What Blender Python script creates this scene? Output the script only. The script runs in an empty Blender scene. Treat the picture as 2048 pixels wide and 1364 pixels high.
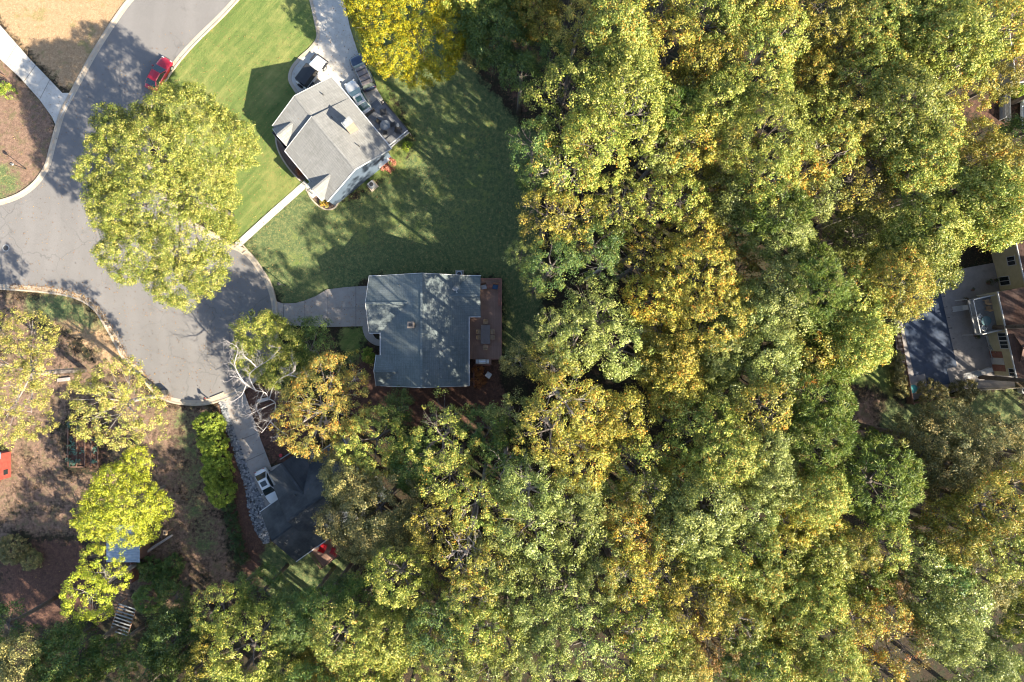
import bpy, bmesh, math, random
import numpy as np
from mathutils import Vector, Matrix
R = math.radians
sc = bpy.context.scene
COL = sc.collection

# ------------------------------------------------------------------ camera, sky, sun, exposure
CAMH = 85.33
cam = bpy.data.objects.new('camera', bpy.data.cameras.new('camera'))
COL.objects.link(cam); cam.location = (0, 0, CAMH)
cam.data.sensor_width = 36; cam.data.lens = 24; cam.data.clip_end = 3000
sc.camera = cam
SUN_EL, SUN_AZ = 36.5, 127.7            # azimuth clockwise from +Y
w = bpy.data.worlds.new('World'); sc.world = w; w.use_nodes = True
nt = w.node_tree; bg = nt.nodes['Background']
sky = nt.nodes.new('ShaderNodeTexSky'); sky.sky_type = 'NISHITA'; sky.sun_disc = False
sky.sun_elevation = R(SUN_EL); sky.sun_rotation = R(SUN_AZ)
nt.links.new(sky.outputs[0], bg.inputs[0]); bg.inputs[1].default_value = 0.10
sl = bpy.data.lights.new('sun', 'SUN'); sl.energy = 5.0; sl.angle = R(0.5); sl.color = (1.0, 0.90, 0.72)
so = bpy.data.objects.new('sun', sl); COL.objects.link(so); so.location = (40, -30, 60)
sd = Vector((-math.sin(R(SUN_AZ)) * math.cos(R(SUN_EL)), -math.cos(R(SUN_AZ)) * math.cos(R(SUN_EL)), -math.sin(R(SUN_EL))))
so.rotation_euler = sd.to_track_quat('-Z', 'Y').to_euler()
sc.view_settings.view_transform = 'Standard'; sc.view_settings.look = 'None'
sc.view_settings.exposure = 1.9; sc.view_settings.gamma = 1
sc.cycles.filter_width = 1.1; sc.cycles.max_bounces = 5; sc.cycles.diffuse_bounces = 3; sc.cycles.glossy_bounces = 2
sc.cycles.transmission_bounces = 3; sc.cycles.transparent_max_bounces = 4

# ------------------------------------------------------------------ helpers
def W(x, y, h=0.0):
    k = (CAMH - h) / CAMH / 16.0
    return Vector(((x - 1024) * k, (682 - y) * k, h))

def tag(o, label=None, cat=None, group=None, kind=None):
    if label: o['label'] = label
    if cat: o['category'] = cat
    if group: o['group'] = group
    if kind: o['kind'] = kind
    return o

def thing(name, label, cat, loc=(0, 0, 0), rz=0.0, group=None):
    o = bpy.data.objects.new(name, None); COL.objects.link(o)
    o.location = loc; o.rotation_euler = (0, 0, rz); o.empty_display_size = .3
    return tag(o, label, cat, group)

class MB:
    def __init__(s): s.v = []; s.f = []; s.m = []
    def poly(s, pts, mi=0):
        b = len(s.v); s.v += [tuple(p) for p in pts]; s.f.append(list(range(b, b + len(pts)))); s.m.append(mi); return s
    def box(s, x0, x1, y0, y1, z0, z1, mi=0, M=None):
        P = [Vector(p) for p in ((x0,y0,z0),(x1,y0,z0),(x1,y1,z0),(x0,y1,z0),(x0,y0,z1),(x1,y0,z1),(x1,y1,z1),(x0,y1,z1))]
        if M is not None: P = [M @ p for p in P]
        b = len(s.v); s.v += [tuple(p) for p in P]
        for q in ((0,3,2,1),(4,5,6,7),(0,1,5,4),(1,2,6,5),(2,3,7,6),(3,0,4,7)):
            s.f.append([b + i for i in q]); s.m.append(mi)
        return s
    def bar(s, a, b_, r=.03, h=None, mi=0):
        a = Vector(a); b_ = Vector(b_); d = b_ - a; L = d.length
        q = d.to_track_quat('X', 'Z').to_matrix().to_4x4(); q.translation = a
        return s.box(0, L, -r, r, -(h or r), (h or r), mi, q)
    def tube(s, pts, rad, n=7, mi=0, cap=True):
        pts = [Vector(p) for p in pts]
        if not hasattr(rad, '__len__'): rad = [rad] * len(pts)
        b = len(s.v)
        for i, p in enumerate(pts):
            d = (pts[min(i + 1, len(pts) - 1)] - pts[max(i - 1, 0)])
            if d.length < 1e-6: d = Vector((0, 0, 1))
            d.normalize(); u = d.cross(Vector((0.13, 0.31, 0.94)))
            if u.length < .05: u = d.cross(Vector((1, 0, 0)))
            u.normalize(); v = d.cross(u)
            for k in range(n):
                t = 2 * math.pi * k / n
                s.v.append(tuple(p + (u * math.cos(t) + v * math.sin(t)) * rad[i]))
        for i in range(len(pts) - 1):
            for k in range(n):
                s.f.append([b + i*n + k, b + i*n + (k+1) % n, b + (i+1)*n + (k+1) % n, b + (i+1)*n + k]); s.m.append(mi)
        if cap:
            s.f.append([b + k for k in range(n)][::-1]); s.m.append(mi)
            s.f.append([b + (len(pts)-1)*n + k for k in range(n)]); s.m.append(mi)
        return s
    def lathe(s, c, prof, n=20, mi=0):
        c = Vector(c); b = len(s.v)
        for r, z in prof:
            for k in range(n):
                t = 2 * math.pi * k / n
                s.v.append((c.x + r * math.cos(t), c.y + r * math.sin(t), c.z + z))
        for i in range(len(prof) - 1):
            for k in range(n):
                s.f.append([b + i*n + k, b + i*n + (k+1) % n, b + (i+1)*n + (k+1) % n, b + (i+1)*n + k]); s.m.append(mi)
        s.f.append([b + k for k in range(n)][::-1]); s.m.append(mi)
        s.f.append([b + (len(prof)-1)*n + k for k in range(n)]); s.m.append(mi)
        return s
    def slab(s, pts, t, mi=0):
        """polygon pts (top), thickened downward by t"""
        n = len(pts); b = len(s.v); pts = [Vector(p) for p in pts]
        s.v += [tuple(p) for p in pts] + [(p.x, p.y, p.z - t) for p in pts]
        s.f.append([b + i for i in range(n)]); s.m.append(mi)
        s.f.append([b + n + i for i in range(n)][::-1]); s.m.append(mi)
        for i in range(n):
            j = (i + 1) % n
            s.f.append([b + i, b + n + i, b + n + j, b + j]); s.m.append(mi)
        return s
    def mesh(s, name, mats, smooth=False, fixn=True):
        me = bpy.data.meshes.new(name); me.from_pydata(s.v, [], s.f)
        if not isinstance(mats, (list, tuple)): mats = [mats]
        for m in mats: me.materials.append(m)
        me.polygons.foreach_set('material_index', s.m)
        bm = bmesh.new(); bm.from_mesh(me)
        if fixn: bmesh.ops.recalc_face_normals(bm, faces=bm.faces)
        uv = bm.loops.layers.uv.new('UVMap')
        for f in bm.faces:
            n = f.normal
            if abs(n.z) > .985: a = Vector((1, 0, 0)); c = Vector((0, 1, 0))
            else:
                a = Vector((-n.y, n.x, 0)).normalized(); c = n.cross(a)
            for l in f.loops:
                p = l.vert.co; l[uv].uv = (p.dot(a), p.dot(c))
            f.smooth = smooth
        bmesh.ops.triangulate(bm, faces=[f for f in bm.faces if len(f.verts) > 4])
        bm.to_mesh(me); bm.free()
        return me
    def build(s, name, mats, parent=None, smooth=False, bevel=0, sub=0, fixn=True):
        o = bpy.data.objects.new(name, s.mesh(name, mats, smooth, fixn)); COL.objects.link(o)
        if parent: o.parent = parent
        if bevel:
            m = o.modifiers.new('bevel', 'BEVEL'); m.width = bevel; m.segments = 2; m.limit_method = 'ANGLE'; m.angle_limit = R(40)
        if sub:
            m = o.modifiers.new('subd', 'SUBSURF'); m.levels = sub; m.render_levels = sub
        return o

def copy_tree(o, parent=None):
    c = o.copy(); COL.objects.link(c); c.parent = parent
    for ch in [x for x in bpy.data.objects if x.parent == o]: copy_tree(ch, c)
    return c

def smooth_path(pts, n=6, closed=False):
    out = []; N = len(pts)
    for i in range(N if closed else N - 1):
        g = lambda j: Vector(pts[j % N]) if closed else Vector(pts[min(max(j, 0), N - 1)])
        p0, p1, p2, p3 = g(i-1), g(i), g(i+1), g(i+2)
        for k in range(n):
            t = k / n
            out.append(.5 * ((2*p1) + (p2-p0)*t + (2*p0-5*p1+4*p2-p3)*t*t + (3*p1-p0-3*p2+p3)*t**3))
    if not closed: out.append(Vector(pts[-1]))
    return out

# ------------------------------------------------------------------ materials
def newmat(name):
    m = bpy.data.materials.new(name); m.use_nodes = True
    return m, m.node_tree, m.node_tree.nodes['Principled BSDF']
def N(t, typ, **kw):
    n = t.nodes.new(typ)
    for k, v in kw.items():
        if hasattr(n, k): setattr(n, k, v)
    return n
def ramp(t, stops, src=None):
    r = t.nodes.new('ShaderNodeValToRGB'); e = r.color_ramp.elements
    while len(e) < len(stops): e.new(.5)
    for i, (p, c) in enumerate(stops):
        e[i].position = p; e[i].color = (*c, 1)
    if src is not None: t.links.new(src, r.inputs[0])
    return r
def noise(t, vec, scale, detail=4, rough=.6, dist=0):
    n = t.nodes.new('ShaderNodeTexNoise'); n.inputs['Scale'].default_value = scale
    n.inputs['Detail'].default_value = detail; n.inputs['Roughness'].default_value = rough
    n.inputs['Distortion'].default_value = dist
    if vec is not None: t.links.new(vec, n.inputs['Vector'])
    return n.outputs[0]
def mapping(t, src, scale=(1, 1, 1), rz=0):
    m = t.nodes.new('ShaderNodeMapping'); m.inputs['Scale'].default_value = scale
    m.inputs['Rotation'].default_value = (0, 0, rz); t.links.new(src, m.inputs['Vector']); return m.outputs[0]
def mix(t, a, b, f, mode='MIX'):
    m = t.nodes.new('ShaderNodeMix'); m.data_type = 'RGBA'; m.blend_type = mode
    for s, v in ((m.inputs[6], a), (m.inputs[7], b), (m.inputs[0], f)):
        if hasattr(v, 'is_linked') or isinstance(v, bpy.types.NodeSocket): t.links.new(v, s)
        elif isinstance(v, (int, float)): s.default_value = v
        else: s.default_value = (*v, 1)
    return m.outputs[2]
def math_(t, op, a, b=0.0, c=None):
    m = t.nodes.new('ShaderNodeMath'); m.operation = op
    for i, v in enumerate((a, b) if c is None else (a, b, c)):
        if isinstance(v, (int, float)): m.inputs[i].default_value = v
        else: t.links.new(v, m.inputs[i])
    return m.outputs[0]
def bump(t, bs, h, strength=.3, dist=.02):
    b = t.nodes.new('ShaderNodeBump'); b.inputs['Strength'].default_value = strength
    b.inputs['Distance'].default_value = dist; t.links.new(h, b.inputs['Height']); t.links.new(b.outputs[0], bs.inputs['Normal'])

def plain(name, c, rough=.6, metal=0, var=.12, scale=3.0, coat=0):
    m, t, b = newmat(name)
    tc = N(t, 'ShaderNodeTexCoord').outputs['Object']
    n = noise(t, tc, scale)
    lo = tuple(x * (1 - var) for x in c); hi = tuple(min(1, x * (1 + var)) for x in c)
    r = ramp(t, [(.3, lo), (.7, hi)], n); t.links.new(r.outputs[0], b.inputs['Base Color'])
    b.inputs['Roughness'].default_value = rough; b.inputs['Metallic'].default_value = metal
    b.inputs['Coat Weight'].default_value = coat
    return m

def glass(name, c=(.02, .03, .035), rough=.06):
    m, t, b = newmat(name); b.inputs['Base Color'].default_value = (*c, 1)
    b.inputs['Roughness'].default_value = rough; b.inputs['Specular IOR Level'].default_value = .8
    return m

def shingle(name, c1, c2, stain):
    m, t, b = newmat(name); uv = N(t, 'ShaderNodeTexCoord').outputs['UV']
    br = N(t, 'ShaderNodeTexBrick'); t.links.new(uv, br.inputs['Vector'])
    br.inputs['Scale'].default_value = 1; br.inputs['Brick Width'].default_value = .7; br.inputs['Row Height'].default_value = .26
    br.inputs['Mortar Size'].default_value = .03; br.inputs['Bias'].default_value = -.1
    br.inputs['Color1'].default_value = (*c1, 1); br.inputs['Color2'].default_value = (*c2, 1)
    br.inputs['Mortar'].default_value = (*[x * .72 for x in c1], 1)
    st = noise(t, mapping(t, uv, (4.0, .5, 1)), 1.0, 5, .7)
    c = mix(t, br.outputs[0], stain, math_(t, 'MULTIPLY', ramp(t, [(.45, (0,0,0)), (.75, (1,1,1))], st).outputs[0], .55))
    row = noise(t, mapping(t, uv, (.8, 7.0, 1)), 1.0, 3, .6)
    c = mix(t, c, tuple(x * .55 for x in c1), math_(t, 'MULTIPLY', ramp(t, [(.5, (0,0,0)), (.7, (1,1,1))], row).outputs[0], .5))
    pt = noise(t, uv, .35, 3, .6)
    c = mix(t, c, (.8, .8, .8), math_(t, 'MULTIPLY', ramp(t, [(.4, (0,0,0)), (.8, (1,1,1))], pt).outputs[0], .10))
    sp = noise(t, uv, 18, 2, .8)
    c = mix(t, c, (.02, .02, .02), math_(t, 'MULTIPLY', ramp(t, [(.55, (0,0,0)), (.7, (1,1,1))], sp).outputs[0], .35))
    lf = ramp(t, [(.69, (0,0,0)), (.72, (1,1,1))], noise(t, uv, 3.5, 2, .6)).outputs[0]
    c = mix(t, c, (.25, .15, .07), math_(t, 'MULTIPLY', math_(t, 'MULTIPLY', lf, ramp(t, [(.5, (0,0,0)), (.65, (1,1,1))], noise(t, uv, .3, 2, .5)).outputs[0]), .7))
    t.links.new(c, b.inputs['Base Color']); b.inputs['Roughness'].default_value = .9
    bump(t, b, br.outputs['Fac'], .5, .01)
    return m

def planks(name, c1, c2, wdt=.14, along='x', gap=.5, rough=.7):
    m, t, b = newmat(name); uv = N(t, 'ShaderNodeTexCoord').outputs['UV']
    rz = 0 if along == 'x' else R(90)
    mp = mapping(t, uv, (1, 1, 1), rz)
    br = N(t, 'ShaderNodeTexBrick'); t.links.new(mp, br.inputs['Vector'])
    br.inputs['Scale'].default_value = 1; br.inputs['Brick Width'].default_value = 3.6; br.inputs['Row Height'].default_value = wdt
    br.inputs['Mortar Size'].default_value = .012
    br.inputs['Color1'].default_value = (*c1, 1); br.inputs['Color2'].default_value = (*c2, 1)
    br.inputs['Mortar'].default_value = (*[x * gap for x in c1], 1)
    n = noise(t, uv, 1.2, 5, .65)
    c = mix(t, br.outputs[0], tuple(x * .6 for x in c1), math_(t, 'MULTIPLY', ramp(t, [(.4, (0,0,0)), (.7, (1,1,1))], n).outputs[0], .5))
    t.links.new(c, b.inputs['Base Color']); b.inputs['Roughness'].default_value = rough
    return m

def asphalt():
    m, t, b = newmat('asphalt'); tc = N(t, 'ShaderNodeTexCoord').outputs['Object']
    a = ramp(t, [(.3, (.15, .140, .134)), (.7, (.20, .186, .176))], noise(t, tc, .12, 5, .6)).outputs[0]
    f = ramp(t, [(.35, (.09, .088, .085)), (.65, (.27, .255, .245))], noise(t, tc, 14, 3, .8)).outputs[0]
    c = mix(t, a, f, .3)
    # fine meandering cracks and sealed joints
    v = N(t, 'ShaderNodeTexVoronoi', feature='DISTANCE_TO_EDGE'); v.inputs['Scale'].default_value = .16
    nv = N(t, 'ShaderNodeTexNoise'); nv.inputs['Scale'].default_value = .6; nv.inputs['Detail'].default_value = 5; t.links.new(tc, nv.inputs['Vector'])
    ad = N(t, 'ShaderNodeVectorMath', operation='MULTIPLY_ADD'); t.links.new(nv.outputs['Color'], ad.inputs[0]); ad.inputs[1].default_value = (2.4, 2.4, 0); t.links.new(tc, ad.inputs[2])
    t.links.new(ad.outputs[0], v.inputs['Vector'])
    gate = noise(t, tc, .07, 2, .5)
    ck = math_(t, 'MULTIPLY', ramp(t, [(0, (1,1,1)), (.013, (0,0,0))], v.outputs['Distance']).outputs[0], ramp(t, [(.44, (0,0,0)), (.55, (1,1,1))], gate).outputs[0])
    c = mix(t, c, (.07, .068, .066), math_(t, 'MULTIPLY', ck, .5))
    st = ramp(t, [(.58, (0,0,0)), (.68, (1,1,1))], noise(t, tc, .33, 6, .75, .6)).outputs[0]
    c = mix(t, c, (.10, .095, .09), math_(t, 'MULTIPLY', st, .4))
    wv = N(t, 'ShaderNodeTexWave'); wv.inputs['Scale'].default_value = .09; wv.inputs['Distortion'].default_value = 5; wv.inputs['Detail'].default_value = 3; wv.inputs['Detail Scale'].default_value = .5; t.links.new(tc, wv.inputs['Vector'])
    c = mix(t, c, (.26, .245, .235), math_(t, 'MULTIPLY', ramp(t, [(.6, (0,0,0)), (.9, (1,1,1))], wv.outputs['Fac']).outputs[0], .12))
    sp = ramp(t, [(.70, (0,0,0)), (.73, (1,1,1))], noise(t, tc, 5.5, 2, .6)).outputs[0]
    c = mix(t, c, (.16, .085, .04), math_(t, 'MULTIPLY', sp, .7))
    t.links.new(c, b.inputs['Base Color']); b.inputs['Roughness'].default_value = .85
    return m

def concrete(name, c, stain=(.25, .2, .15), amt=.5):
    m, t, b = newmat(name); tc = N(t, 'ShaderNodeTexCoord').outputs['Object']
    a = ramp(t, [(.3, tuple(x * .82 for x in c)), (.7, tuple(min(1, x * 1.1) for x in c))], noise(t, tc, .6, 6, .7)).outputs[0]
    f = ramp(t, [(.5, (0,0,0)), (.75, (1,1,1))], noise(t, tc, 1.7, 6, .75, .4)).outputs[0]
    c2 = mix(t, a, stain, math_(t, 'MULTIPLY', f, amt))
    g = ramp(t, [(.55, (0,0,0)), (.7, (1,1,1))], noise(t, tc, 12, 3, .8)).outputs[0]
    c2 = mix(t, c2, tuple(x * .6 for x in c), math_(t, 'MULTIPLY', g, .35))
    t.links.new(c2, b.inputs['Base Color']); b.inputs['Roughness'].default_value = .9
    return m

def ground_mat():
    m, t, b = newmat('ground'); tc = N(t, 'ShaderNodeTexCoord').outputs['Object']
    at = N(t, 'ShaderNodeAttribute', attribute_name='region'); sp = N(t, 'ShaderNodeSeparateColor'); t.links.new(at.outputs['Color'], sp.inputs[0])
    at2 = N(t, 'ShaderNodeAttribute', attribute_name='region2'); sp2 = N(t, 'ShaderNodeSeparateColor'); t.links.new(at2.outputs['Color'], sp2.inputs[0])
    n1 = noise(t, tc, .45, 6, .7); n2 = noise(t, tc, 2.2, 5, .75); n3 = noise(t, tc, 9, 3, .8)
    nb = math_(t, 'ADD', math_(t, 'MULTIPLY', n1, .6), math_(t, 'MULTIPLY', n2, .4))
    def wgt(ch): return ramp(t, [(.36, (0,0,0)), (.64, (1,1,1))], math_(t, 'ADD', ch, math_(t, 'MULTIPLY', math_(t, 'SUBTRACT', nb, .5), 2.2))).outputs[0]
    # leaf litter
    c = ramp(t, [(.3, (.016, .013, .009)), (.5, (.038, .028, .018)), (.72, (.10, .066, .04))], math_(t, 'ADD', math_(t, 'MULTIPLY', n2, .5), math_(t, 'MULTIPLY', n3, .5))).outputs[0]
    dk = ramp(t, [(.45, (0,0,0)), (.6, (1,1,1))], noise(t, tc, .8, 4, .6)).outputs[0]
    c = mix(t, c, (.03, .05, .02), math_(t, 'MULTIPLY', dk, .4))
    # dry tan grass
    dry = ramp(t, [(.3, (.20, .12, .065)), (.5, (.40, .26, .145)), (.7, (.60, .44, .27))], math_(t, 'ADD', math_(t, 'MULTIPLY', n2, .35), math_(t, 'MULTIPLY', n3, .65))).outputs[0]
    dg = ramp(t, [(.56, (0,0,0)), (.66, (1,1,1))], noise(t, tc, .5, 4, .6)).outputs[0]
    dry = mix(t, dry, (.14, .19, .05), math_(t, 'MULTIPLY', dg, .45))
    c = mix(t, c, dry, wgt(sp.outputs[1]))
    # red-brown pine straw and mulch
    mul = ramp(t, [(.32, (.045, .027, .02)), (.5, (.12, .065, .048)), (.7, (.27, .135, .09))], math_(t, 'ADD', math_(t, 'MULTIPLY', n2, .4), math_(t, 'MULTIPLY', n3, .6))).outputs[0]
    c = mix(t, c, mul, wgt(sp.outputs[2]))
    # pale pinkish bare soil
    bare = ramp(t, [(.32, (.11, .068, .05)), (.5, (.22, .14, .10)), (.7, (.38, .25, .18))], math_(t, 'ADD', math_(t, 'MULTIPLY', n2, .5), math_(t, 'MULTIPLY', n3, .5))).outputs[0]
    bare = mix(t, bare, (.12, .13, .05), math_(t, 'MULTIPLY', ramp(t, [(.5, (0,0,0)), (.62, (1,1,1))], noise(t, tc, .9, 5, .7)).outputs[0], .45))
    c = mix(t, c, bare, wgt(sp2.outputs[0]))
    # weedy green; on the side lawn it also carries painted tree shade
    wd = ramp(t, [(.3, (.035, .072, .036)), (.5, (.11, .15, .058)), (.7, (.38, .33, .14))], math_(t, 'ADD', math_(t, 'MULTIPLY', n2, .5), math_(t, 'MULTIPLY', n3, .5))).outputs[0]
    c = mix(t, c, wd, wgt(sp2.outputs[1]))
    # green lawn with streaks of mowing and yellow wear
    st = noise(t, mapping(t, mapping(t, tc, (1, 1, 1), R(-47)), (.13, 1.5, 1)), 1.0, 5, .65)
    gr = ramp(t, [(.3, (.075, .125, .033)), (.5, (.135, .185, .048)), (.72, (.28, .28, .09))], math_(t, 'ADD', math_(t, 'MULTIPLY', st, .6), math_(t, 'MULTIPLY', n3, .4))).outputs[0]
    yl = ramp(t, [(.48, (0,0,0)), (.7, (1,1,1))], noise(t, tc, .22, 5, .7)).outputs[0]
    gr = mix(t, gr, (.42, .36, .13), math_(t, 'MULTIPLY', yl, .45))
    c = mix(t, c, gr, wgt(sp.outputs[0]))
    # scattered fallen leaves
    lf = ramp(t, [(.63, (0,0,0)), (.66, (1,1,1))], noise(t, tc, 6.5, 2, .5)).outputs[0]
    lf = math_(t, 'MULTIPLY', lf, ramp(t, [(.4, (.25,.25,.25)), (.65, (1,1,1))], noise(t, tc, .15, 2, .5)).outputs[0])
    c = mix(t, c, (.26, .15, .07), math_(t, 'MULTIPLY', lf, .5))
    t.links.new(c, b.inputs['Base Color']); b.inputs['Roughness'].default_value = .95
    b.inputs['Specular IOR Level'].default_value = .2
    bump(t, b, math_(t, 'ADD', n2, math_(t, 'MULTIPLY', n3, .6)), .9, .12)
    return m

def leafmat(name, stops, trans=.14, hv=.06, rough=.5, tw=None):
    m, t, b = newmat(name)
    at = N(t, 'ShaderNodeAttribute', attribute_name='v')
    oi = N(t, 'ShaderNodeObjectInfo')
    f = math_(t, 'ADD', at.outputs['Fac'], math_(t, 'MULTIPLY', math_(t, 'SUBTRACT', oi.outputs['Random'], .5), .26))
    r = ramp(t, stops, f)
    hs = N(t, 'ShaderNodeHueSaturation'); t.links.new(r.outputs[0], hs.inputs['Color'])
    t.links.new(math_(t, 'ADD', .5 - hv * .25, math_(t, 'MULTIPLY', oi.outputs['Random'], hv * .5)), hs.inputs['Hue'])
    t.links.new(math_(t, 'ADD', .76, math_(t, 'MULTIPLY', math_(t, 'FRACT', math_(t, 'MULTIPLY', oi.outputs['Random'], 17.3)), .36)), hs.inputs['Value'])
    hs.inputs['Saturation'].default_value = 1.08
    t.links.new(hs.outputs[0], b.inputs['Base Color']); b.inputs['Roughness'].default_value = rough
    b.inputs['Specular IOR Level'].default_value = .45
    tr = N(t, 'ShaderNodeBsdfTranslucent'); t.links.new(hs.outputs[0], tr.inputs['Color'])
    mx = N(t, 'ShaderNodeMixShader'); mx.inputs[0].default_value = trans
    t.links.new(b.outputs[0], mx.inputs[1]); t.links.new(tr.outputs[0], mx.inputs[2])
    t.links.new(mx.outputs[0], t.nodes['Material Output'].inputs['Surface'])
    return m

LM = {
 'M': leafmat('leaf_yellow_green', [(.0, (.09,.13,.02)), (.35, (.185,.23,.045)), (.65, (.38,.385,.09)), (.93, (.60,.53,.17)), (1, (.50,.24,.06))]),
 'K': leafmat('leaf_gold_olive', [(.0, (.10,.11,.02)), (.3, (.20,.20,.04)), (.6, (.41,.36,.075)), (.88, (.58,.45,.12)), (1, (.52,.19,.05))]),
 'G': leafmat('leaf_grey_green', [(.0, (.08,.11,.03)), (.4, (.20,.235,.06)), (.75, (.37,.39,.12)), (1, (.52,.50,.2))], trans=.14, rough=.42),
 'D': leafmat('leaf_dark_green', [(.0, (.04,.08,.025)), (.4, (.10,.17,.045)), (.75, (.19,.25,.065)), (1, (.34,.33,.09))], trans=.25),
 'Y': leafmat('leaf_bright_yellow', [(.0, (.12,.18,.025)), (.35, (.32,.33,.035)), (.7, (.56,.47,.045)), (1, (.58,.40,.05))]),
 'O': leafmat('leaf_orange', [(.0, (.14,.17,.04)), (.35, (.33,.31,.08)), (.65, (.56,.43,.12)), (1, (.55,.19,.04))]),
 'A': leafmat('leaf_olive_pale', [(.0, (.08,.09,.035)), (.4, (.17,.175,.065)), (.65, (.36,.31,.12)), (1, (.62,.48,.19))], trans=.2),
 'C': leafmat('leaf_chartreuse', [(.0, (.14,.20,.03)), (.4, (.36,.40,.05)), (.8, (.50,.50,.07)), (1, (.45,.36,.10))]),
 'P': leafmat('needle_green', [(.0, (.045,.08,.015)), (.4, (.12,.17,.03)), (.8, (.22,.26,.05)), (1, (.28,.20,.08))], trans=.15),
 'R': leafmat('leaf_red_brown', [(.0, (.07,.06,.025)), (.4, (.17,.12,.04)), (.7, (.26,.17,.06)), (1, (.34,.12,.06))]),
 'B': leafmat('leaf_pale_thin', [(.0, (.10,.12,.03)), (.35, (.24,.25,.055)), (.65, (.46,.42,.11)), (1, (.60,.42,.18))]),
 'H': leafmat('leaf_lime_shrub', [(.0, (.07,.11,.02)), (.35, (.19,.28,.045)), (.75, (.36,.44,.08)), (1, (.5,.5,.08))], trans=.25),
 'S': leafmat('leaf_dark_shrub', [(.0, (.02,.035,.012)), (.5, (.04,.07,.02)), (1, (.09,.12,.03))], trans=.15),
 'N': leafmat('leaf_pink_shrub', [(.0, (.20,.06,.04)), (.5, (.42,.15,.11)), (1, (.55,.26,.2))], trans=.2),
 'T': leafmat('leaf_copper_shrub', [(.0, (.16,.05,.025)), (.5, (.34,.12,.055)), (1, (.52,.22,.1))], trans=.2),
}
M = {}
M['bark'] = plain('bark', (.16, .13, .11), .9, var=.35, scale=2)
M['palebark'] = plain('pale_bark', (.36, .31, .28), .85, var=.3, scale=2)
M['deadwood'] = plain('dead_wood', (.52, .47, .44), .8, var=.2, scale=1)
M['asphalt'] = asphalt()
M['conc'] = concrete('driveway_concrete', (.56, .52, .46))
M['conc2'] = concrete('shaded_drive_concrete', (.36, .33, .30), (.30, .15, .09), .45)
M['kerb'] = concrete('kerb_concrete', (.46, .39, .30), (.42, .24, .12), .55)
M['poolconc'] = concrete('pool_concrete', (.33, .30, .285), (.16, .13, .11), .5)
M['joint'] = plain('joint', (.09, .085, .08), .9)
M['ground'] = ground_mat()
M['roof1'] = shingle('shingle_weathered', (.265, .262, .25), (.215, .212, .2), (.12, .12, .118))
M['roof2'] = shingle('shingle_grey', (.16, .195, .20), (.13, .16, .165), (.075, .09, .092))
M['roof3'] = shingle('shingle_charcoal', (.035, .043, .052), (.027, .034, .042), (.02, .024, .03))
M['roof4'] = shingle('shingle_brown', (.15, .075, .055), (.11, .055, .042), (.06, .035, .03))
M['white'] = plain('white_trim', (.62, .62, .61), .45, var=.05)
M['siding1'] = planks('siding_blue', (.11, .15, .21), (.10, .14, .19), .18, 'x', .55)
M['siding2'] = planks('siding_tan', (.42, .38, .31), (.40, .36, .30), .18)
M['siding3'] = planks('siding_white', (.62, .60, .57), (.52, .51, .49), .22)
M['siding4'] = planks('siding_cream', (.66, .58, .36), (.63, .55, .34), .2, 'x', .8)
M['deck1'] = planks('deck_grey', (.27, .27, .275), (.23, .23, .235), .14, 'y')
M['deck2'] = planks('deck_redbrown', (.42, .25, .18), (.35, .205, .145), .14, 'y')
M['wood'] = plain('wood_brown', (.22, .12, .08), .7, var=.2)
M['woodred'] = plain('wood_red', (.32, .14, .10), .7, var=.2)
M['teak'] = plain('teak', (.50, .33, .19), .6, var=.15)
M['dark'] = plain('dark_metal', (.03, .03, .032), .5)
M['rail'] = plain('dark_rail', (.06, .055, .05), .6)
M['grey'] = plain('grey_metal', (.32, .33, .33), .45, var=.1)
M['steel'] = plain('brushed_steel', (.55, .55, .55), .3, .6, var=.08)
M['glass'] = glass('window_glass')
M['teal'] = glass('tinted_windscreen', (.05, .11, .11), .08)
M['brick'] = planks('chimney_brick', (.42, .33, .25), (.34, .26, .2), .09)
M['red'] = plain('red_plastic', (.62, .02, .03), .4, var=.08)
M['pool'] = None
# ------------------------------------------------------------------ foliage
def leaf_mesh(name, pos, nrm, size, aspect, v, rng, along=None):
    """many small kite-shaped leaf clumps as one mesh; v = hue variation per leaf"""
    n = len(pos); nrm = nrm / (np.linalg.norm(nrm, axis=1, keepdims=True) + 1e-9)
    a = rng.normal(size=(n, 3)) if along is None else along
    a = a - nrm * (a * nrm).sum(1, keepdims=True); a /= (np.linalg.norm(a, axis=1, keepdims=True) + 1e-9)
    b = np.cross(nrm, a); s = size[:, None]
    A = pos - a * s * .55; C = pos + a * s * .55
    B = pos + b * s * aspect * .5 + a * s * .08 + nrm * s * .10; D = pos - b * s * aspect * .5 + a * s * .08 + nrm * s * .10
    co = np.stack([A, B, C, D], 1).reshape(-1, 3).astype(np.float32)
    me = bpy.data.meshes.new(name)
    me.vertices.add(4 * n); me.vertices.foreach_set('co', co.ravel())
    me.loops.add(4 * n); me.loops.foreach_set('vertex_index', np.arange(4 * n, dtype=np.int32))
    me.polygons.add(n); me.polygons.foreach_set('loop_start', np.arange(0, 4 * n, 4, dtype=np.int32))
    me.polygons.foreach_set('loop_total', np.full(n, 4, dtype=np.int32))
    me.update(calc_edges=True)
    at = me.attributes.new('v', 'FLOAT', 'FACE'); at.data.foreach_set('value', np.clip(v, 0, 1).astype(np.float32))
    me.materials.append(LM['M'])
    return me

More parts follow.
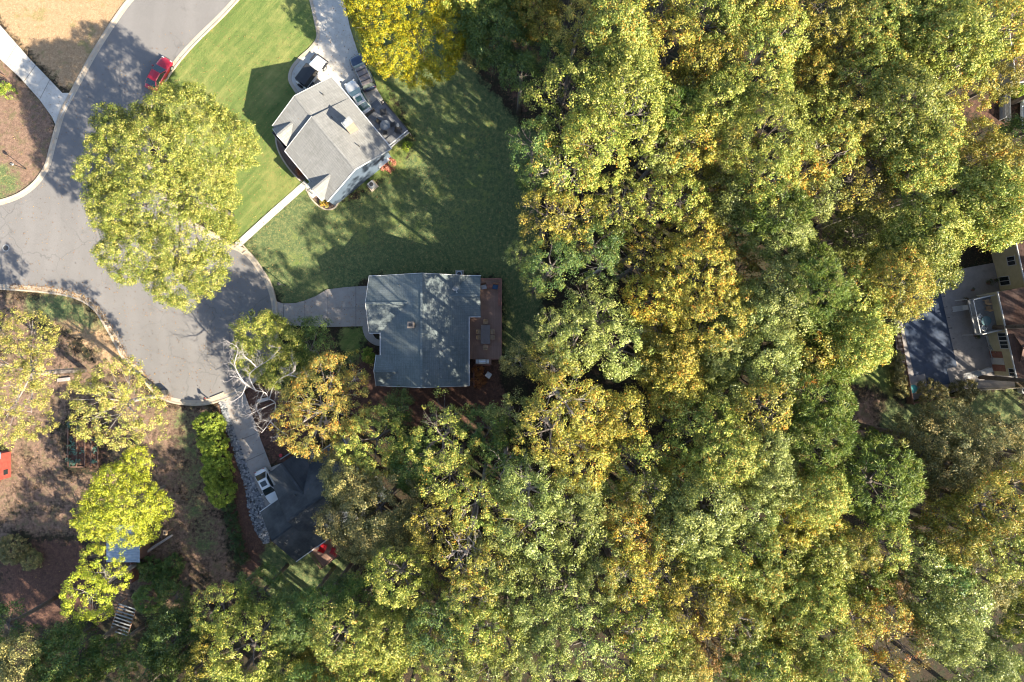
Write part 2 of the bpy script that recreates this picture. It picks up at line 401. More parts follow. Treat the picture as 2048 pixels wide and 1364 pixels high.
STY = {  # clump radius, leaf size, aspect, leaves per clump, jitter, clumps per m2
 'fine': (.37, .14, .70, 44, .42, 3.6),
 'puff': (.50, .125, .78, 84, .16, 2.2),
 'open': (.38, .14, .70, 44, .45, 2.3),
 'pine': (.50, .32, .20, 70, .20, 3.3),
 'lace': (.50, .125, .78, 84, .2, 1.65),
 'clip': (.2, .085, .8, 60, .06, 16),
 'bush': (.26, .11, .70, 60, .2, 7.0),
}
def crown_clumps(rng, lobes, rc, dens):
    """clump centres over the upper skin of a union of lobes (x, y, z, r, rz)"""
    out = []
    L = np.array(lobes)
    for i, (x, y, z, r, rz) in enumerate(lobes):
        nn = int(4 * math.pi * r * r * .62 * dens)
        u = rng.uniform(-.45, 1, nn); ph = rng.uniform(0, 2 * math.pi, nn); q = np.sqrt(1 - u * u)
        d = np.stack([q * np.cos(ph), q * np.sin(ph), u], 1)
        k = 1 + .10 * np.sin(3 * ph + i * 1.7) + .07 * np.sin(7 * ph + i) + rng.normal(0, .055, nn)
        p = np.stack([x + d[:, 0] * r * k, y + d[:, 1] * r * k, z + d[:, 2] * rz * k], 1)
        ok = np.ones(nn, bool)
        for j, (X, Y, Z, rr, rrz) in enumerate(lobes):
            if j != i:
                ok &= (((p[:, 0]-X)/rr)**2 + ((p[:, 1]-Y)/rr)**2 + ((p[:, 2]-Z)/rrz)**2) > .62
        out.append(np.concatenate([p[ok], d[ok]], 1))
    return np.concatenate(out)

def make_crown(name, seed, lobes, style, leafscale=1.0):
    rng = np.random.default_rng(seed)
    rc, ls, asp, nl, jit, dens = STY[style]
    C = crown_clumps(rng, lobes, rc, dens * (1.35 if len(lobes) > 7 else 1))
    if len(lobes) > 7: C = np.concatenate([C, crown_clumps(rng, [(x, y, z - .3, r_ * .74, rz_ * .7) for x, y, z, r_, rz_ in lobes], rc, dens * (.9 if style == 'fine' else .5))])
    # thin random gaps
    g = rng.uniform(size=len(C)) > (.0 if style == 'clip' else .2 if style == 'lace' else .08 if (style in ('puff', 'bush') or len(lobes) > 7) else (.2 if style == 'open' else .22))
    C = C[g]
    if style in ('open', 'lace'):
        a_ = rng.uniform(0, 6.28, 3); q_ = C[:, :3]
        f_ = np.sin(2.9 * q_[:, 0] + a_[0] + 1.2 * np.sin(1.7 * q_[:, 1])) + np.sin(3.1 * q_[:, 1] + a_[1] + 1.3 * q_[:, 2]) + np.sin(2.7 * q_[:, 2] + a_[2] + 1.4 * q_[:, 0])
        C = C[f_ < (.28 if len(lobes) <= 7 else .7)]
    m = len(C); K = nl
    hv = rng.normal(.45, .17, m)                       # hue of the clump
    cr = rc * rng.uniform(.6, 1.25, m)
    if style == 'pine':
        th = rng.uniform(0, 2 * math.pi, (m, K)); el = rng.uniform(-.25, 1.2, (m, K))
        d = np.stack([np.cos(th) * np.cos(el), np.sin(th) * np.cos(el), np.sin(el)], 2)
        rad = rng.uniform(.25, 1, (m, K))[..., None]
        pos = C[:, None, :3] + d * rad * cr[:, None, None] + C[:, None, 3:] * .3
        al = d + C[:, None, 3:] * .6 + rng.normal(0, .2, d.shape)
        nr = rng.normal(size=d.shape) + np.array([0, 0, .8])
        v = hv[:, None] + rng.normal(0, .16, (m, K)) + rad[..., 0] * .1
        sz = ls * rng.uniform(.6, 1.2, (m, K)) * leafscale
        return leaf_mesh(name, pos.reshape(-1, 3), nr.reshape(-1, 3), sz.ravel(), asp, v.ravel(), rng, al.reshape(-1, 3))
    u = rng.uniform(-.55, 1, (m, K)); ph = rng.uniform(0, 2 * math.pi, (m, K)); q = np.sqrt(1 - u * u)
    d = np.stack([q * np.cos(ph), q * np.sin(ph), u * .8], 2)
    rad = (1 - rng.uniform(0, 1, (m, K)) ** 1.5 * .55)[..., None] + rng.normal(0, jit * .5, (m, K))[..., None]
    pos = C[:, None, :3] + d * rad * cr[:, None, None]
    nr = d * .9 + C[:, None, 3:] * .35 + np.array([0, 0, .3]) + rng.normal(0, .6, d.shape)
    v = hv[:, None] + rng.normal(0, .22, (m, K))
    v = np.where(rng.uniform(size=v.shape) < .03, rng.uniform(.8, 1.0, v.shape), v)
    sz = ls * rng.uniform(.55, 1.3, (m, K)) * leafscale
    return leaf_mesh(name, pos.reshape(-1, 3), nr.reshape(-1, 3), sz.ravel(), asp, v.ravel(), rng)

def auto_lobes(seed, Rr):
    r = random.Random(seed); n = r.choice((5, 6, 7)); out = [(0, 0, Rr * .18, Rr * .66, Rr * .78)]
    a0 = r.uniform(0, 6.28)
    for i in range(n):
        a = a0 + 6.283 * i / n + r.uniform(-.25, .25); q = Rr * r.uniform(.42, .62); rr = Rr * r.uniform(.36, .50)
        out.append((q * math.cos(a), q * math.sin(a), Rr * r.uniform(-.25, .28), rr, rr * r.uniform(.8, 1.15)))
    return out

def limb_mesh(name, seed, lobes, zc, twigs, r0=.24, mat='bark'):
    """trunk from the ground (z = -zc) up into the crown, with limbs to every lobe and fine twigs"""
    r = random.Random(seed); b = MB()
    zf = min(l[2] - l[4] for l in lobes) * .6
    b.tube([(0, 0, -zc - .05), (.05, .03, -zc * .55), (.12, -.05, zf), (.05, .05, zf + .5)], [r0 * 1.25, r0, r0 * .8, r0 * .7], 7)
    for (x, y, z, rr, rz) in lobes:
        if abs(x) + abs(y) < .01: continue
        e = Vector((x * .9, y * .9, z - rz * .1)); s = Vector((.08, 0, zf))
        mid = s.lerp(e, .5) + Vector((r.uniform(-.2, .2), r.uniform(-.2, .2), -.15))
        b.tube([s, mid, e], [r0 * .5, r0 * .32, r0 * .14], 5, cap=False)
        for k in range(twigs if (abs(x) + abs(y) > .01) else 0):
            a = r.uniform(0, 6.28); el = r.uniform(.0, 1.3)
            d = Vector((math.cos(a) * math.cos(el) * rr, math.sin(a) * math.cos(el) * rr, math.sin(el) * rz)) * r.uniform(.85, 1.12)
            c = Vector((x, y, z)); p0 = mid.lerp(e, r.uniform(0, 1))
            p1 = p0.lerp(c + d, .5) + Vector([r.uniform(-.15, .15) for _ in range(3)]); p2 = c + d
            b.tube([p0, p1, p2], [r0 * .16, r0 * .10, r0 * .03], 4, cap=False)
            for q in range(2):
                p3 = p1.lerp(p2, r.uniform(.2, .8)); p4 = p3 + Vector([r.uniform(-.45, .45), r.uniform(-.45, .45), r.uniform(0, .4)])
                b.tube([p3, p4], [r0 * .07, r0 * .02], 3, cap=False)
    return b.mesh(name, M[mat], smooth=True, fixn=False)

LIB = {}
for st, Rs, ns in (('fine', (2.4, 3.3, 4.4), 4), ('puff', (2.4, 3.3, 4.4), 4), ('open', (2.8, 3.8), 3), ('lace', (2.8, 3.8), 3), ('pine', (2.2, 3.6), 3)):
    for Rr in Rs:
        for s in range(ns):
            seed = hash((len(st), int(Rr * 10), s)) & 0xffff
            lo = auto_lobes(seed, Rr)
            LIB[(st, Rr, s)] = (make_crown('crown_mesh', seed, lo, st), limb_mesh('trunk_mesh', seed, lo, 20.0, {'fine': 4, 'puff': 2, 'lace': 3, 'open': 8, 'pine': 3}[st]))
STYLE_OF = {'M': 'fine', 'K': 'fine', 'G': 'puff', 'D': 'puff', 'Y': 'fine', 'O': 'fine', 'A': 'puff', 'C': 'fine', 'P': 'pine', 'R': 'open', 'B': 'open'}
KIND = {'M': ('broadleaf_tree', 'tree', 'yellow-green broadleaf tree', 'yellow-green broadleaf trees of the wood'),
        'K': ('turning_tree', 'tree', 'olive tree turning gold', 'olive and gold trees of the wood'),
        'G': ('oak_tree', 'tree', 'pale grey-green oak', 'grey-green oaks of the wood'),
        'D': ('dark_tree', 'tree', 'dark green leafy tree', 'dark green trees of the wood'),
        'Y': ('yellow_tree', 'tree', 'bright yellow tree', None),
        'O': ('orange_tree', 'tree', 'orange-gold autumn tree', 'orange-gold trees of the wood'),
        'A': ('oak_tree', 'tree', 'dusty olive oak with pale tips', 'dusty olive oaks'),
        'C': ('chartreuse_tree', 'tree', 'chartreuse leafy tree', None),
        'P': ('pine_tree', 'pine', 'bright green fine-needled pine', 'pines of the wood'),
        'R': ('russet_tree', 'tree', 'thin russet brown tree', 'russet brown trees of the wood')}
def put_mesh(name, me, parent, mat=None, scale=(1, 1, 1), loc=(0, 0, 0), rz=0):
    o = bpy.data.objects.new(name, me); COL.objects.link(o); o.parent = parent
    o.scale = scale; o.location = loc; o.rotation_euler = (0, 0, rz)
    if mat: o.material_slots[0].link = 'OBJECT'; o.material_slots[0].material = mat
    return o

# x, y, radius in photograph pixels of the crown as seen, then kind; optional crown height in metres
T = '''
960 30 52 D 9|1002 72 60 D 10|1062 30 52 K 11|1100 118 45 D 10|952 88 36 A 8|1155 62 52 K 12|1238 78 66 M 15|1310 22 48 K 13|1338 98 60 K 13
1150 205 78 M 14|1248 218 86 M 16|1196 285 70 M 15|1068 288 48 D 13|1133 335 58 M 13|1072 360 36 D 9|1350 228 44 P 14|1420 42 58 M|1400 132 48 K|1040 150 40 D 8
1486 30 58 M|1558 73 50 M|1510 128 68 M|1437 121 50 K|1627 55 45 G|1664 29 45 K|1657 121 44 K 12|1752 44 60 M|1840 30 60 M 16|1803 92 62 K|1887 92 70 M 16
1950 37 60 M|1994 60 60 K 15|1994 165 38 K 13|1895 165 70 K|1437 220 60 M|1528 183 60 M|1620 165 54 K|1712 176 70 M|1803 220 72 M 16|1638 238 60 M|1528 275 74 M 16
1444 275 50 K|1657 293 58 M|1767 275 58 K|1840 312 64 M|1605 348 46 O 12|1528 345 64 M|1444 330 54 M|1730 367 58 K 12|1822 385 54 G 12|1950 281 42 K 10|2023 286 42 D 9
1950 332 58 K|2005 341 48 O|1932 403 68 M|1987 422 70 M|2034 367 34 G 11|1492 403 50 G|1558 421 48 P|1565 469 54 G|1712 469 56 G 10|1638 389 44 G 12|1858 458 64 M|1473 469 46 G
1095 430 54 K|1141 432 58 K|1243 409 60 M|1308 403 46 M|1364 400 46 M|1416 400 40 K|1454 394 48 G|1188 491 54 D 15|1040 514 30 G 9|1103 532 54 D 14|1073 567 30 G 9|1205 532 44 D 12
1381 473 60 K|1434 490 40 O|1276 532 50 K 13|1293 490 50 K 12|1396 555 76 K 16|1469 555 48 O|1317 600 64 K|1425 630 74 K 16|1322 658 50 K|1182 605 54 G 13|1205 643 60 G 15
1108 658 46 G 14|1147 687 58 G 13|1240 700 60 G 15|1035 718 34 A 9|1103 725 50 K 12|1337 717 60 K 14|1440 700 60 G|1470 660 46 G|1558 598 60 G|1509 631 52 G|1572 638 50 G
1631 585 58 P 15|1624 532 36 P|1690 585 50 M|1697 624 64 M|1752 628 48 G 12|1723 680 54 M|1796 565 58 K|1834 588 22 K 11|1829 515 68 M|1746 542 44 K 10|1680 707 48 P 12|1624 697 50 K
1614 737 40 O|1532 697 60 G|1482 746 64 G|1433 713 50 G|1548 746 50 G|1443 796 50 G|1532 812 50 K|1626 800 64 P 13|1630 868 60 P 13
1132 803 74 K 15|1103 861 74 K 15|1190 846 68 K|1249 832 54 K|1161 920 64 K|1018 832 44 G 10|1346 759 58 K|1346 800 40 G 11|1410 876 84 M 16|1455 905 58 M|1279 929 58 M|1367 949 46 K
1293 979 46 M|1528 905 54 G|1528 949 54 G|1499 1008 58 G|1411 1017 70 G 15|1352 1052 50 G|1258 1037 58 O|1279 1081 54 K|1059 979 58 G|1147 993 64 G|1059 1052 60 G|1152 1052 60 G|1586 1052 40 K
1112 1107 58 G|1130 1175 58 G|1165 1220 54 G|1077 1236 50 G|1171 1295 60 G|1318 1130 55 K|1251 1156 48 K|1399 1080 58 G|1386 1120 48 G|1506 1121 64 M|1533 1161 54 M|1265 1215 58 M|1318 1223 50 M
1386 1201 58 K|1439 1201 48 K|1292 1268 54 M|1332 1317 58 M|1372 1344 42 O|1426 1282 56 R 11|1506 1295 58 D 12|1547 1215 58 K|1533 1336 50 M|1104 1336 50 M|1077 1290 44 G
702 958 52 A 10|758 1020 78 A 11.4|700 1035 50 A 10|735 1075 48 A 10|790 1085 50 A 11|752 880 64 M 11|795 822 36 D 8|885 838 46 M 9|885 880 64 M 12|830 930 48 D 10|900 952 50 M 12|980 860 45 D 9|1010 930 50 D 11
955 1010 60 M 13|875 1050 52 K 12|930 1110 58 K|972 1152 54 K|800 1150 58 M|850 1195 54 M|940 1200 46 M|730 1195 44 D 10|688 1190 40 D 9|640 1215 50 D 12|592 1232 50 D 12|690 1270 60 M|780 1270 60 M
740 1330 58 M|880 1250 54 D|900 1310 60 M|960 1262 50 M|1012 1180 58 G|1010 1110 58 G|1052 1205 46 G|982 1335 54 G|640 1330 46 K 11|590 1325 56 D 9|500 1300 78 M 13|440 1210 50 M 11|525 1180 46 D 7
350 1280 58 D 8|300 1335 54 D 8|55 1345 60 A 10|150 1315 58 D 8|225 1300 36 D 6|15 1250 40 D 7|352 1195 30 D 2|420 1330 50 K 11
1730 901 34 P 11|1750 967 74 P 13|1880 895 78 A 14|1846 880 50 A 12|1961 905 68 A 14|1903 950 58 A 14|1627 994 54 M|1634 1040 56 K|1654 1092 58 M|1634 1132 50 M|1769 1086 44 M|1723 1101 36 K
1730 1159 44 P 12|1834 1124 48 G 12|1884 1147 50 D 12|1903 1051 58 K 12|1980 1013 60 K|2038 974 50 K|2000 1090 64 M|1961 1147 54 A|2034 1128 48 M|1577 1224 58 M|1634 1197 54 M|1634 1263 58 M
1577 1320 54 M|1673 1340 54 M|1769 1167 40 R|1761 1224 48 O 13|1788 1282 58 R|1711 1243 44 K|1750 1340 50 O|1857 1205 50 G|1884 1263 58 G|1923 1205 50 G|1942 1320 64 G|1545 15 46 K|1610 10 40 R
1700 240 50 K|1590 130 44 D 11|1470 60 40 K|1370 330 54 K 13|1330 300 50 G 12|1390 270 52 K|1450 1130 46 M|1210 1010 44 G 12|1210 1090 44 G|1205 1160 46 G|1230 1310 54 M|1010 1280 50 M|1030 1345 46 G
1570 870 46 G 12|1590 960 46 G 12|1560 1100 48 M|1480 1240 46 M|1630 640 44 P 13|1760 130 48 M|1960 100 44 M|1870 250 44 M 13|1900 370 46 K 12|1250 150 60 M 15|1360 170 44 K 12|1005 1020 46 M|1380 510 46 M 13
2040 40 46 M 12|2046 98 36 K 11|2012 1290 46 D 8|1985 1345 42 D 9|2036 1235 40 D 7
'''
BIG = [  # hand-shaped crowns: kind, name, category, label, crown height, style, lobes in photograph pixels, trunk bark
 ('M', 'street_tree', 'tree', 'huge broad yellow-green tree overhanging the round end of the road', 15.0, 'fine',
  [(372,236,60),(300,275,52),(262,330,72),(400,300,78),(460,285,46),(492,310,28),(330,400,96),(250,420,58),(385,470,74),(280,490,70),(350,560,50),(415,540,42),(235,255,34),(300,380,80),(400,400,70),(340,330,80)]),
 ('Y', 'yellow_tree', 'tree', 'bright golden-yellow tree beside the concrete driveway of the grey-roofed house', 9.0, 'fine',
  [(770,40,58),(830,20,60),(850,90,64),(790,105,50),(895,60,50),(845,145,30),(740,10,40),(900,10,46)]),
 ('B', 'pale_tree', 'tree', 'large thin-leaved pale tree on the bare ground at the left edge of the photo', 11.0, 'open',
  [(15,725,52),(55,665,42),(45,780,52),(85,745,34),(15,840,48),(62,835,38),(92,690,24),(5,660,36)]),
 ('B', 'pale_tree', 'tree', 'round gold-green tree spreading over the kerb above the garden bed', 10.0, 'open',
  [(200,795,44),(245,762,40),(285,812,42),(240,842,46),(195,835,34),(300,858,28),(175,760,20),(265,730,22)]),
 ('C', 'chartreuse_tree', 'tree', 'chartreuse tree hanging over the upper end of the tin shed', 8.0, 'fine',
  [(245,960,34),(225,1010,46),(275,1000,46),(255,1038,42),(200,1035,34),(305,1010,34),(270,925,28),(295,1050,26)]),
 ('C', 'chartreuse_tree', 'tree', 'smaller chartreuse tree between the tin shed and the bare yard', 9.0, 'fine',
  [(195,1130,34),(190,1180,40),(222,1155,28),(175,1205,26),(205,1215,22)]),
 ('M', 'young_tree', 'tree', 'small yellow-green tree on the kerb between the cul-de-sac and the shaded driveway', 5.0, 'puff',
  [(525,668,40),(568,680,38),(515,712,36),(550,730,40),(585,722,34),(498,690,24),(540,695,40),(545,665,30)]),
 ('D', 'young_tree', 'tree', 'small dark green tree under the shaded driveway, touching the small yellow-green one', 4.0, 'puff',
  [(608,668,30),(634,688,30),(608,708,32),(580,750,32),(640,660,20),(620,735,28)]),
 ('O', 'orange_tree', 'tree', 'orange-gold tree between the bare dead tree and the charcoal-roofed house', 11.0, 'open',
  [(600,850,44),(640,800,54),(655,755,40),(640,865,42),(595,805,32),(690,830,44),(705,785,34),(625,885,30),(672,735,28),(655,825,50)]),
 ('K', 'russet_tree', 'tree', 'thin brownish tree touching the right side of the orange-gold tree', 6.0, 'open',
  [(705,735,32),(690,760,26),(715,765,24)]),
]
LANDMARKS = [((1860, 665), 'the swimming pool'), ((972, 640), 'the wooden sun deck'), ((790, 265), 'the grey timber deck'), ((620, 1010), 'the charcoal-roofed house'),
             ((246, 1100), 'the tin shed'), ((850, 665), 'the satellite-dish house'), ((1745, 820), 'the bare soil clearing'), ((2030, 640), 'the cream-walled house'),
             ((1750, 967), 'the lower big pine'), ((1240, 225), 'the tallest yellow-green crown')]
def sector(dx, dy):
    a = math.degrees(math.atan2(-dy, dx)) % 360
    return ['right of', 'above and right of', 'above', 'above and left of', 'left of', 'below and left of', 'below', 'below and right of'][int(((a + 22.5) % 360) // 45)]
ORD = ['nearest', 'second nearest', 'third nearest', 'fourth nearest', 'fifth nearest', 'sixth nearest', 'seventh nearest', 'eighth nearest', 'ninth nearest', 'tenth nearest', 'eleventh nearest', 'twelfth nearest']
trees = []
for ln in T.strip().splitlines():
    for it in ln.split('|'):
        p = it.split(); trees.append([float(p[0]), float(p[1]), float(p[2]), p[3], float(p[4]) if len(p) > 4 else None])
cells = {}
for i, t in enumerate(trees):
    x, y, r, k, h = t; cand = []
    if y < 62: cand.append((y * .5, 'top'))
    if y > 1300: cand.append(((1364 - y) * .5, 'bottom'))
    if x > 1975: cand.append(((2048 - x) * .5, 'right'))
    if cand:
        e = min(cand)[1]; key = ('edge', e, k); d = {'top': x, 'bottom': x, 'right': y}[e]
    else:
        (lx, ly), nm = min(LANDMARKS, key=lambda q: (q[0][0] - x) ** 2 + (q[0][1] - y) ** 2)
        key = ('lm', nm, k, sector(x - lx, y - ly)); d = math.hypot(x - lx, y - ly)
    cells.setdefault(key, []).append((d, i))
NUM = ['first', 'second', 'third', 'fourth', 'fifth', 'sixth', 'seventh', 'eighth', 'ninth', 'tenth', 'eleventh', 'twelfth', 'thirteenth', 'fourteenth']
labels = {}
for key, lst in cells.items():
    lst.sort(); nm = KIND[key[2]][2]
    for j, (d, i) in enumerate(lst):
        if key[0] == 'edge':
            way = 'from the top' if key[1] == 'right' else 'from the left'
            labels[i] = (f'only {nm} on the {key[1]} edge of the photo' if len(lst) == 1 else f'{NUM[j]} {nm} {way} along the {key[1]} edge')
        else:
            labels[i] = (f'{nm} ' if len(lst) == 1 else f'{ORD[j]} {nm} ') + f'{key[3]} {key[1]}'
R_HT = random.Random(5)
for i, (x, y, r, k, h) in enumerate(trees):
    r_ = random.Random(i * 7 + 3)
    low = k == 'A' or (x < 870 and y > 770)
    h = r_.uniform(20, 23.5) if h is None else (h + 3 if low and h >= 12 else h + 8 if h >= 12 else h + 1.5 if low else h + 4)
    if low and h > 19: h -= 4
    if 1180 < x < 1500 and 300 < y < 900: h -= 3.5
    if x < 1120 and y < 150: h -= 3
    st = STYLE_OF[k]
    if k == 'K' and r_.random() < .2: st = 'open'
    if x < 1330 and 180 < y and not low: st = 'open' if k in 'MK' else 'lace' if k in 'GD' else st
    c = W(x, y, h); rw = r * (CAMH - h) / CAMH / 16 * (1.06 if x < 1260 and 480 < y < 800 else 1.16)
    Rs = sorted({q[1] for q in LIB if q[0] == st}); Rb = min(Rs, key=lambda q: abs(math.log(q / rw)))
    s = r_.randrange(sum(1 for q in LIB if q[0] == st and q[1] == Rb)); me, tm = LIB[(st, Rb, s)]
    nm, cat, _, grp = KIND[k]; sc_ = rw / Rb; rz = r_.uniform(0, 6.283)
    t = thing(nm, labels[i], cat, (c.x, c.y, 0), rz, grp)
    put_mesh('crown', me, t, LM[k], (sc_, sc_, sc_ * r_.uniform(.95, 1.25)), (0, 0, h))
    put_mesh('trunk', tm, t, M['palebark'] if r_.random() < (.4 if st == 'open' else .12) else M['bark'], (sc_, sc_, h / 20.0), (0, 0, h))
for i, (k, nm, cat, lab, h, st, lp) in enumerate(BIG):
    cx = sum(q[0] * q[2] for q in lp) / sum(q[2] for q in lp); cy = sum(q[1] * q[2] for q in lp) / sum(q[2] for q in lp)
    c = W(cx, cy, h); lo = []; r_ = random.Random(i + 50)
    kk = (CAMH - h) / CAMH / 16
    dome = max(math.hypot(q[0] - cx, q[1] - cy) for q in lp)
    for (x, y, r) in lp:
        e = math.hypot(x - cx, y - cy) / dome
        rr = r * kk * 1.08; lo.append(((x - cx) * kk, -(y - cy) * kk, (1 - e) * 1.3 + r_.uniform(-.7, .7), rr, rr * .85))
    t = thing(nm, lab, cat, (c.x, c.y, 0))
    put_mesh('crown', make_crown('crown_mesh', 900 + i, lo, st, .95), t, LM[k], (1, 1, 1), (0, 0, h))
    put_mesh('trunk', limb_mesh('trunk_mesh', 900 + i, lo, h, 5 if h > 6.5 else 4, .12 + h * .013), t, M['palebark'], (1, 1, 1), (0, 0, h))
# trees just outside the frame, which throw the shade at its lower and right sides and stand there when the view shifts
ring = [(2120, 60 + 95 * i) for i in range(14) if not (450 < 60 + 95 * i < 900 or 120 < 60 + 95 * i < 300)] + [(2210, 100 + 110 * i) for i in range(12)] + [(100 + 100 * i, 1440) for i in range(20)] + [(60 + 115 * i, 1530) for i in range(19)] + [(40 + 120 * i, 1660) for i in range(10)] + [(2335, 700 + 115 * i) for i in range(6)] + [(2450, 760 + 120 * i) for i in range(5)] + [(950 + 100 * i, -75) for i in range(12)]
for i, (x, y) in enumerate(ring):
    r_ = random.Random(i + 900); x += r_.uniform(-25, 25); y += r_.uniform(-20, 20)
    h = r_.uniform(13, 18); k = r_.choice('MMKGGDK')
    st = STYLE_OF[k]; me, tm = LIB[(st, 4.4, r_.randrange(4))]; c = W(x, y, h)
    t = thing(KIND[k][0], f'tree standing beyond the {"right" if x > 2060 else ("bottom" if y > 1364 else "top")} edge of the photo', 'tree', (c.x, c.y, 0), r_.uniform(0, 6.28), 'trees beyond the photo')
    put_mesh('crown', me, t, LM[k], (1, 1, 1.1), (0, 0, h)); put_mesh('trunk', tm, t, M['bark'], (1, 1, h / 20), (0, 0, h))

# bare dead tree over the driveway mouth
def dead_tree():
    b = MB(); r = random.Random(11)
    h0 = 7.0; base = W(535, 800, 0)
    t = thing('dead_tree', 'bare dead tree with whitish twisted branches over the mouth of the lower driveway', 'tree', base)
    def P(x, y, z): return W(x, y, z) - base
    def grow(p, d, L, rad, depth):
        n = 4; pts = [p]; q = p.copy(); dd = d.copy()
        for i in range(n):
            dd = (dd + Vector((r.uniform(-.35, .35), r.uniform(-.35, .35), r.uniform(-.2, .25)))).normalized()
            q = q + dd * (L / n); pts.append(q.copy())
            if depth and r.random() < .85:
                sd_ = (dd + Vector((r.uniform(-1, 1), r.uniform(-1, 1), r.uniform(-.3, .5)))).normalized()
                grow(q, sd_, L * r.uniform(.4, .65), rad * .55, depth - 1)
        b.tube(pts, [rad * (1 - .75 * i / n) for i in range(n + 1)], 5, cap=False)
    trunk = [Vector((0, 0, -.05)), Vector((-.1, .1, 2.5)), P(537, 797, 5)]
    tb = MB().tube(trunk, [.30, .25, .2], 8)
    tb.build('trunk', M['deadwood'], t, smooth=True, fixn=False)
    for sk in ([(537,797,5),(528,785,6),(512,781,6.8),(492,768,7.8),(476,757,8.5),(463,752,9)], [(492,768,7.8),(479,750,8.4),(470,727,8.9),(474,702,9.2),(470,688,9.4)],
               [(512,781,6.8),(500,752,7.6),(512,735,8.4),(540,722,9),(562,698,9.4)], [(537,797,5),(552,768,6.4),(575,752,7.6),(606,756,8.6),(636,741,9.2)], [(575,752,7.6),(590,738,8.2),(585,722,8.8)],
               [(537,797,5),(551,806,6),(548,824,7),(541,843,7.6),(522,866,8.2)], [(551,806,6),(528,815,7),(503,828,8)], [(492,768,7.8),(482,788,8.3),(468,802,8.8)], [(528,785,6),(520,800,7),(512,812,7.6),(515,828,8)],
               [(512,735,8.4),(500,722,9),(488,712,9.4)], [(541,843,7.6),(560,858,7.8),(575,870,8)]):
        P_ = smooth_path([P(*q) + Vector((r.uniform(-.15, .15), r.uniform(-.15, .15), 0)) for q in sk], 4); m_ = len(P_)
        b.tube(P_, [.062 * (1 - .75 * i / m_) + .008 for i in range(m_)], 6, cap=False)
        for i in range(3, m_):
            if r.random() < .8:
                d = (P_[i] - P_[i-1]).normalized()
                grow(P_[i], (d + Vector((r.uniform(-1.3, 1.3), r.uniform(-1.3, 1.3), r.uniform(-.1, .3)))).normalized(), r.uniform(.7, 1.4), .02, 3)
    b.build('branches', M['deadwood'], t, smooth=True, fixn=False)
dead_tree()

def shrub(name, label, cat, px, py, rpx, k, h=1.0, group=None, ry=None, ball=False, sty='bush', seed=1):
    c = W(px, py, h * .6); rw = rpx / 16; ryw = (ry or rpx) / 16; r_ = random.Random(seed)
    lo = [(0, 0, h * .45, rw * .8, h * .6)] + [(rw * .45 * math.cos(a), ryw * .45 * math.sin(a), h * r_.uniform(.3, .6), min(rw, ryw) * r_.uniform(.45, .6), h * .45) for a in [6.28 * j / 6 + r_.uniform(-.3, .3) for j in range(6)]]
    if ball: lo = [(0, 0, h * .5, rw * .88, h * .55), (rw*.3, -rw*.2, h * .55, rw * .6, h * .45), (-rw*.35, rw*.2, h * .4, rw * .6, h * .4)]
    t = thing(name, label, cat, (c.x, c.y, 0), 0, group)
    put_mesh('foliage', make_crown('foliage_mesh', seed, lo, sty), t, LM[k])
    b = MB()
    for j in range(5):
        a = j * 1.26; b.tube([(0, 0, -.03), (math.cos(a) * rw * .4, math.sin(a) * ryw * .4, h * .6)], [.05, .02], 5)
    b.build('stem', M['bark'], t, fixn=False)
    return t
for i, (x, y, r, lb) in enumerate(((417, 852, 29, 'topmost'), (424, 888, 28, 'second from the top'), (431, 921, 27, 'middle one'), (433, 950, 30, 'fourth from the top'), (440, 984, 29, 'lowest'))):
    shrub('lime_shrub', f'rounded lime green shrub, {lb} of the five beside the gravel strip', 'shrub', x, y, r, 'H', 3.0, 'lime green shrubs in a row', ball=True, sty='clip', seed=20 + i)
for i, (x, y, r, lb) in enumerate(((455, 1010, 14, 'topmost'), (461, 1036, 13, 'second'), (468, 1064, 14, 'third'), (474, 1090, 14, 'fourth'), (482, 1116, 14, 'lowest'))):
    shrub('dark_shrub', f'small dark shrub, {lb} of the dark row below the lime green shrubs', 'shrub', x, y, r, 'S', 1.2, 'small dark shrubs in a row', seed=30 + i)
shrub('clipped_bush', 'oval clipped green bush beside the front door path of the satellite-dish house', 'bush', 736, 712, 13, 'H', 1.2, ry=19, sty='clip', seed=41)
shrub('pink_shrub', 'pinkish red shrub at the foot of the blue gable wall', 'shrub', 773, 326, 17, 'N', 1.2, seed=42)
shrub('small_plant', 'little orange plant in the curved bed at the house corner', 'plant', 648, 406, 8, 'O', .5, seed=43)
shrub('small_plant', 'little copper plant in the front bed along the grey-roofed house', 'plant', 600, 343, 7, 'T', .5, seed=44)
shrub('copper_shrub', 'copper red shrub inside the lower timber edging by the grill', 'shrub', 957, 740, 11, 'T', .7, seed=45)
shrub('copper_shrub', 'copper red shrub beside the pale square stool', 'shrub', 958, 762, 13, 'T', .6, seed=46)
shrub('pool_shrub', 'leafy shrub on the lower pool terrace edge, left one', 'shrub', 1868, 790, 30, 'A', 1.8, seed=47)
shrub('pool_shrub', 'leafy shrub below the stacked loungers by the pool', 'shrub', 1930, 785, 26, 'A', 1.8, seed=48)
shrub('green_shrub', 'bright green shrub under the gable of the house in the top right corner', 'shrub', 2038, 182, 17, 'H', 1.4, seed=49)
shrub('edge_tree', 'small bright green bush on the left edge of the photo above the road', 'bush', 2, 178, 16, 'H', 3.0, seed=50)
shrub('green_shrub', 'green shrub at the deck corner of the grey-roofed house', 'shrub', 815, 292, 9, 'H', .6, seed=51)
for i, (y, x) in enumerate(((715, 1797), (738, 1801), (760, 1806), (782, 1810))):
    shrub('boundary_shrub', f'brownish shrub against the pool fence, {NUM[i]} from the top', 'shrub', x - 6, y, 14, 'A', 1.6, 'shrubs along the pool fence', seed=60 + i)
